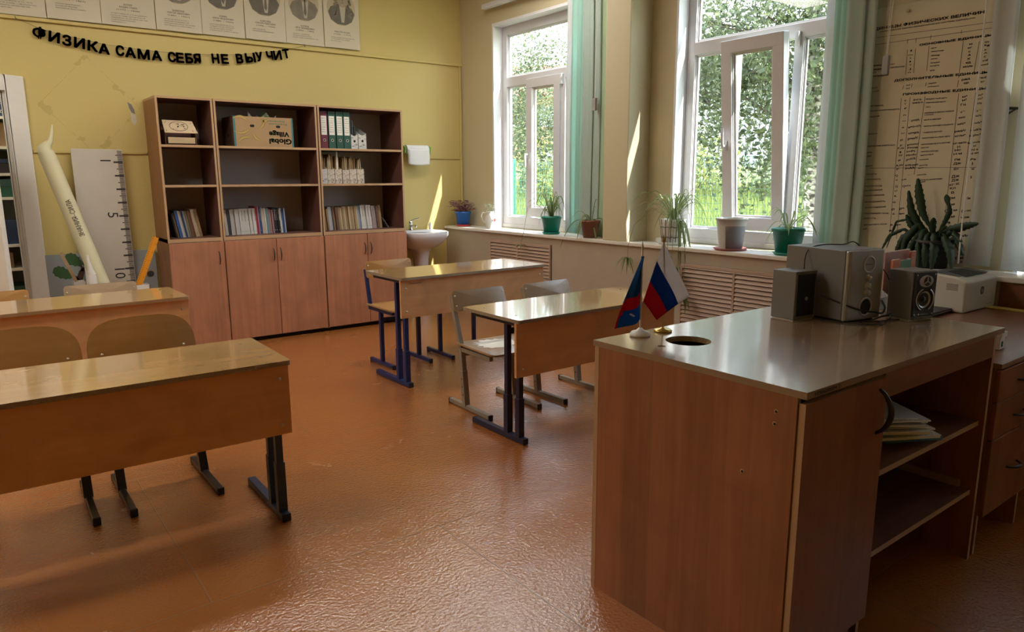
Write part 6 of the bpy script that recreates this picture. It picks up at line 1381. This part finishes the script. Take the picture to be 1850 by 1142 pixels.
cacti = [([(.0, .02, z), (-.01, .06, z+.07), (-.02, .12, z+.17), (-.02, .145, z+.28)], .05), ([(0, .02, z+.08), (-.01, .065, z+.16), (-.015, .09, z+.26), (-.015, .105, z+.345)], .056), ([(0, -.02, z), (-.02, -.05, z+.06), (-.03, -.095, z+.08), (-.04, -.17, z+.105), (-.05, -.225, z+.12)], .058),
         ([(0, 0, z), (-.01, -.045, z+.10), (-.01, -.07, z+.17), (-.01, -.06, z+.225)], .034), ([(-.01, -.06, z+.20), (-.012, -.052, z+.235), (-.012, -.045, z+.262)], .036), ([(0, 0, z), (0, .09, z+.07), (-.02, .15, z+.02), (-.04, .18, z-.08)], .05), ([(0, .03, z+.02), (-.02, .11, z+.09), (-.03, .14, z+.15)], .045), ([(0, 0, z), (-.05, .03, z+.07), (-.09, .03, z-.02), (-.10, .02, z-.12)], .056), ([(0, 0, z), (-.06, -.03, z+.06), (-.10, -.05, z-.03), (-.11, -.05, z-.13)], .056), ([(0, 0, z), (-.05, -.07, z+.05), (-.08, -.12, z-.03), (-.09, -.14, z-.12)], .052), ([(0, 0, z), (-.06, .06, z+.10), (-.09, .10, z+.02), (-.10, .12, z-.09)], .052), ([(0, 0, z), (-.03, .0, z+.10), (-.05, -.01, z+.14)], .046), ([(0, -.02, z), (-.03, -.10, z+.07), (-.05, -.16, z+.02)], .044), ([(0, .02, z), (-.02, .15, z+.07), (-.03, .22, z+.03), (-.03, .26, z-.06)], .024), ([(0, .02, z), (-.02, .11, z+.13), (-.03, .19, z+.11), (-.03, .23, z-.04)], .016),
         ([(0, 0, z), (-.07, .0, z+.05), (-.105, -.01, z-.04), (-.11, -.015, z-.12)], .050), ([(0, 0, z), (-.05, .05, z+.05), (-.095, .07, z-.02), (-.105, .075, z-.11)], .052), ([(0, 0, z), (-.02, -.04, z+.06), (-.045, -.075, z+.10)], .046), ([(0, .0, z), (-.03, .05, z+.08), (-.05, .085, z+.12)], .042), ([(0, -.02, z), (-.02, -.12, z+.03), (-.04, -.17, z-.05)], .044)]
for pts, w in cacti:
    mb = MB(); pad_leaf(mb, pts, w*.82); mb.build('leaf_segment', 'leaf_cactus', p)

# ------------------------------------------------------------------ the store room seen through the doorway
plain('box_navy', (.02, .04, .10), .6); plain('case_black', (.02, .02, .022), .5); plain('case_green', (.02, .09, .06), .5); plain('case_teal', (.05, .13, .14), .5); plain('crate_wood', (.26, .17, .09), .7); plain('bag_dark', (.05, .05, .06), .8)
u = thing('storage_shelf', 'white open storage shelf full of boxes seen through the doorway', 'shelf', (-.55, 7.30, 0))
for zz in (.13, .36, .60, .80, 1.19, 1.385, 1.60, 1.84): MB().box(0, 1.45, 0, .42, zz, zz+.022).build('shelf_board', 'white_paint', u)
for x in (.0, 1.43): MB().box(x, x+.02, 0, .42, 0, 2.1).build('side_panel', 'white_paint', u)
MB().box(0, 1.45, .42, .43, 0, 2.1).build('back_panel', 'plaster_grey', u)
def stbox(label, x, w, z, h, m, dp=.3, y=7.33, name='storage_box', cat='box', lid=None):
    b = thing(name, label, cat, (x, y, z+.0225)); MB().box(0, w, 0, dp, 0, h).build('body', m, b, bevel=.004)
    if lid: MB().box(-.004, w+.004, -.004, dp+.004, h-.03, h+.004).build('lid', lid, b, bevel=.003)
    return b
b = stbox('dark blue box with white lettering on the highest visible shelf of the store room', .15, .30, 1.84, .16, 'box_navy')
mb = MB(); put_text(mb, 'brother', frame_T((.29, -.0006, .12), (-1, 0, 0), (0, 0, -1)), .035, .20, depth=.0004); mb.build('lettering', 'paper', b)
mb = MB(); put_text(mb, 'DR-2335', frame_T((.29, -.0006, .05), (-1, 0, 0), (0, 0, -1)), .025, .14, depth=.0004); mb.build('lettering', 'paper', b)
stbox('brown panel box under the dark blue one in the store room', -.05, .46, 1.60, .19, 'crate_wood')
stbox('long black case on the third visible store room shelf', -.10, .55, 1.385, .11, 'case_black', lid='box_navy')
stbox('green case lying on the white store room shelf', -.05, .50, 1.19, .085, 'case_green')
stbox('teal case lying on top of the green one in the store room', -.02, .46, 1.19+.0865, .06, 'case_teal', .28)
stbox('dark backpack-like bag standing on the middle store room shelf', .02, .20, .80, .21, 'bag_dark', .22, name='bag', cat='bag')
stbox('second dark bag close beside the first one on the middle shelf', .235, .14, .80, .20, 'box_navy', .22, name='bag', cat='bag')
stbox('wooden crate on the shelf below the dark bags', -.10, .42, .60, .13, 'crate_wood')
stbox('green flat case on the low store room shelf', -.05, .48, .36, .085, 'case_green')
b = stbox('wooden crate of black cables near the floor of the store room', -.05, .33, .13, .10, 'crate_wood')
mb = MB(); rr = random.Random(6)
for k in range(14): mb.tube([(rr.uniform(.02, .3), rr.uniform(.03, .25), .10+rr.uniform(0, .05)) for q in range(4)], .004, 5)
mb.build('cable_tangle', 'rubber', b)

# ------------------------------------------------------------------ unseen ceiling lights added to fill the room
def lamp(x, y, lab):
    l = thing('added_fill_light', lab, 'fill light', (x, y, 3.30), 0, 'added ceiling fill lights')
    mb = MB(); mb.box(-.62, .62, -.17, .17, -.06, 0); mb.build('housing', 'upvc', l, bevel=.004)
    MB().box(-.60, .60, -.15, .15, -.072, -.0605).build('diffuser', 'fill_glow', l)
for lab, x, y in (('added unseen fill light over the far desk by the board', -.6, 4.7), ('added unseen fill light over the wall cabinets', 1.6, 4.7), ('added unseen fill light over the washbasin-side desk', 3.3, 4.7), ('added unseen fill light over the row behind the nearest desk', -.6, 3.3), ('added unseen fill light behind the doorway desk row', -2.3, 3.6)):
    lamp(x, y, lab)
l = thing('added_fill_light', 'round unseen fill light added in the store room', 'fill light', (.3, 7.0, 2.9)); mb = MB(); mb.lathe([(0, -.09), (.20, -.08), (.26, -.04), (.26, 0)], 24); mb.build('diffuser', 'fill_glow', l)  # unseen light added to brighten the store room shelves

# ------------------------------------------------------------------ outside
plain('lawn_green', (.13, .17, .04), .9, var=.25, vscale=1.5)
leafmat('grass_leaf', (.15, .20, .045), (.26, .29, .085), .45)
leafmat('birch_leaf', (.055, .078, .030), (.145, .175, .07), .45); leafmat('bush_leaf', (.14, .18, .035), (.27, .28, .065), .45); leafmat('far_leaf', (.085, .115, .05), (.165, .195, .09), .4)
m, N, L, b_ = new_mat('birch_bark'); tc = N.new('ShaderNodeTexCoord'); mp = N.new('ShaderNodeMapping'); mp.inputs['Scale'].default_value = (14, 14, 26); L.new(tc.outputs['Object'], mp.inputs[0]); nz = N.new('ShaderNodeTexNoise'); nz.inputs['Scale'].default_value = 1; nz.inputs['Detail'].default_value = 6; L.new(mp.outputs[0], nz.inputs['Vector']); rp = N.new('ShaderNodeValToRGB'); rp.color_ramp.elements[0].position = .40; rp.color_ramp.elements[0].color = (.06, .05, .045, 1); rp.color_ramp.elements[1].position = .56; rp.color_ramp.elements[1].color = (.52, .48, .43, 1); L.new(nz.outputs['Fac'], rp.inputs[0]); L.new(rp.outputs[0], b_.inputs['Base Color']); b_.inputs['Roughness'].default_value = .9; MATS['birch_bark'] = m
plain('twig', (.09, .07, .05), .9); plain('fence_green', (.02, .13, .085), .45); plain('roof_red', (.40, .12, .10), .7); plain('house_wall', (.34, .34, .40), .8); plain('house_orange', (.55, .30, .16), .8); plain('far_window', (.28, .31, .38), .2)
def ground_z(x): return -.35+.5*(x-4.65)/3 if x < 7.65 else (.15+.115*(x-7.65) if x < 20 else 1.57+.02*(x-20))
mb = MB(); xs_ = [4.65, 6, 7.65, 10, 13, 16, 20, 30, 60, 90]; ys_ = [-25+5*i for i in range(26)]
vs = [(x, y, ground_z(x)+.04*math.sin(x*1.3+y*.8)) for x in xs_ for y in ys_]; n = len(ys_)
mb.add(vs, [(i*n+j, (i+1)*n+j, (i+1)*n+j+1, i*n+j+1) for i in range(len(xs_)-1) for j in range(n-1)], 0, None, True); g = mb.build('ground_outside', 'lawn_green'); struct(g)
rr = random.Random(17); mb = MB(); V = []; Fc = []
for k in range(30000):
    x = 6.0+10*rr.random()**1.25; y = x*(.55+1.05*rr.random()); z = ground_z(x)-.02; h = rr.uniform(.12, .42); a = rr.uniform(0, 6.28); w = rr.uniform(.006, .014)*(1+x*.05); bx, by = rr.uniform(-.12, .12), rr.uniform(-.12, .12); o = len(V)
    V += [(x-w*math.cos(a), y-w*math.sin(a), z), (x+w*math.cos(a), y+w*math.sin(a), z), (x+bx, y+by, z+h)]; Fc.append((o, o+1, o+2))
mb.add(V, Fc); gr = mb.build('lawn_grass', 'grass_leaf'); tag(gr, 'tall sunlit green grass growing outside the windows', 'grass', None, 'stuff')
def leaves(mb, c, r, n, size, rr, squash=1., hang=0.):
    V = []; Fc = []
    for k in range(n):
        d = Vector((rr.gauss(0, 1), rr.gauss(0, 1), rr.gauss(0, 1))).normalized()*(rr.random()**.45); p = Vector(c)+Vector((d.x*r[0], d.y*r[1], d.z*r[2]*squash))
        a = Vector((rr.gauss(0, 1), rr.gauss(0, 1), rr.gauss(0, 1)-hang)).normalized(); b = a.orthogonal().normalized(); s = size*rr.uniform(.6, 1.3); q = a.cross(b)*(s*.15)
        o = len(V); V += [p-a*s*.5, p+b*s*.34-a*s*.08+q, p+a*s*.6, p-b*s*.34-a*s*.08+q]; Fc.append((o, o+1, o+2, o+3))
    mb.add(V, Fc)
def tree(label, x, y, h, rt, clumps, nleaf, size, mat, seed, bark='birch_bark', hang=0., strands=0, zb=None, name='birch_tree', group='trees outside the windows'):
    t = thing(name, label, 'tree', (x, y, (ground_z(x) if zb is None else zb)-.05), 0, group); rr = random.Random(seed)
    mb = MB(); top = Vector((clumps[0][0][0], clumps[0][0][1], h)); mb.tube([(0, 0, 0), (top.x*.1, top.y*.1, h*.25), (top.x*.35, top.y*.35, h*.6), top], [rt*1.25, rt, rt*.7, rt*.2], 14); mb.build('trunk', bark, t)
    mb = MB()
    for c_, r in clumps:
        c_ = Vector(c_); s = Vector((top.x*.3, top.y*.3, min(h*.7, max(.8, c_.z*.7)))); mb.tube([s, s.lerp(c_, .5)+Vector((0, 0, .25)), c_], [rt*.2, rt*.13, rt*.05], 7)
        for k in range(4):
            e = c_+Vector((rr.uniform(-1, 1)*r[0], rr.uniform(-1, 1)*r[1], rr.uniform(-.8, .5)*r[2])); mb.tube([s.lerp(c_, .7), c_.lerp(e, .5)+Vector((0, 0, .1)), e], [rt*.12, rt*.08, rt*.02], 5)
    mb.build('branches', 'twig', t)
    mb = MB(); tot = sum(r[0]*r[1]*r[2] for _, r in clumps)
    for c_, r in clumps: leaves(mb, c_, r, int(nleaf*r[0]*r[1]*r[2]/tot)+20, size, rr, 1, hang)
    for k in range(strands):
        c_, r = rr.choice(clumps); p = Vector(c_)+Vector((rr.uniform(-1, 1)*r[0], rr.uniform(-1, 1)*r[1], -r[2]*.4)); L_ = rr.uniform(.5, 1.6)
        leaves(mb, p-Vector((0, 0, L_/2)), (.09, .09, L_/2), 34, size, rr, 1, hang)
    mb.build('foliage', mat, t); return t
tree('birch with a rough white trunk close behind the open window', 7.55, 4.32, 4.6, .105, [((-.1, .4, 3.0), (1.3, 1.6, .85)), ((-.5, .15, 2.3), (.5, .6, .7)), ((.1, 1.6, 2.9), (1.2, 1.2, .8)), ((-.1, -.9, 2.9), (1.0, 1.0, .8)), ((.4, 2.4, 2.4), (.8, .9, .7)), ((.6, .9, 2.0), (.7, .6, .5)), ((.3, 3.2, 3.0), (.8, .9, .7))], 15000, .075, 'birch_leaf', 3, hang=.8, strands=150)
tree('slim birch with loose leaves outside the window by the washbasin', 8.9, 11.0, 4.6, .045, [((.1, .0, 3.3), (.9, 1.2, .7)), ((0, .7, 2.5), (.8, .8, .8)), ((.2, -.8, 2.3), (.7, .7, .8)), ((-.3, -.1, 1.6), (.6, .7, .7))], 5500, .075, 'birch_leaf', 5, hang=.6, strands=24)
tree('leafy tree standing behind the fence beyond the washbasin window', 13.5, 17.0, 5.0, .10, [((0, 0, 2.6), (1.1, 1.3, 1.5)), ((.3, -1.6, 2.0), (.9, 1.0, 1.2)), ((.2, 1.4, 1.8), (.8, 1.0, 1.1))], 6000, .11, 'far_leaf', 8, name='leafy_tree')
tree('large leafy tree behind the fence, filling the open window', 16.5, 14.2, 5.2, .14, [((0, 0, 3.3), (2.2, 2.6, 1.4)), ((.2, -2.4, 2.8), (1.6, 2.0, 1.2)), ((.1, 2.2, 2.6), (1.6, 1.9, 1.1))], 12000, .12, 'far_leaf', 9, name='leafy_tree')
def bush(label, x, y, r, n, size, mat, seed):
    t = thing('bush', label, 'bush', (x, y, ground_z(x)-.05), 0, 'bushes behind the green fence'); rr = random.Random(seed); mb = MB(); leaves(mb, (0, 0, r[2]*.8), r, n, size, rr); mb.build('foliage', mat, t)
    mb = MB()
    for k in range(6): mb.tube([(0, 0, 0), (rr.uniform(-.5, .5)*r[0], rr.uniform(-.5, .5)*r[1], r[2]*1.2)], [.02, .006], 5)
    mb.build('stems', 'twig', t)
bush('yellow-green bush behind the fence at the left of the open window', 13.5, 10.9, (1.1, 1.3, 1.0), 2600, .10, 'bush_leaf', 2)
bush('green bush behind the fence in the middle of the open window', 14.2, 8.4, (1.0, 1.3, .75), 2000, .10, 'far_leaf', 4)
bush('yellow-green bush behind the fence in the washbasin window', 12.5, 15.0, (.9, 1.1, 1.0), 2000, .10, 'bush_leaf', 6)
f = thing('mesh_fence', 'green wire mesh fence on posts crossing the lawn outside', 'fence', (8.0, 8.4, ground_z(8.0)))
for k in range(-3, 4):
    MB().box(-.03, .03, 2*k-.02, 2*k+.02, -.1, 1.5).build('post', 'fence_green', f)
for k in range(-3, 3):
    mb = MB()
    for i in range(40): mb.beam((0, 2*k+.05*i+.025, .02), (0, 2*k+.05*i+.025, 1.42), .0035, .0035, (1, 0, 0))
    for i in range(15): mb.beam((0, 2*k, .02+.1*i), (0, 2*k+2, .02+.1*i), .004, .004, (1, 0, 0))
    mb.build('mesh_panel', 'fence_green', f)
def house(label, loc, rz, w, d, h, roof, wall, rm, nwin):
    t = thing('house_outside', label, 'house', loc, rz, None)
    MB().box(-w/2, w/2, -d/2, d/2, -1, h).build('walls', wall, t)
    mb = MB(); e = .5; mb.prism([(-d/2-e, 0), (d/2+e, 0), (0, roof)], -w/2-e, w/2+e, 0, frame_T((0, 0, h), (0, 1, 0), (0, 0, 1))); mb.build('roof', rm, t)
    for r in range(2):
        for k in range(nwin):
            x = -w/2+w*(k+.5)/nwin; MB().box(x-.55, x+.55, -d/2-.05, -d/2+.02, h*(.12+.5*r), h*(.36+.5*r)).build('house_window', 'far_window', t)
house('house with a red roof far behind the trees in the washbasin window', (31.5, 39.5, 1.5), -.75, 12, 8, 4.9, 2.4, 'house_orange', 'roof_red', 4)
house('pale apartment block far behind the trees', (52, 42, 1.5), -.9, 26, 10, 9.0, 1.0, 'house_wall', 'house_wall', 8)
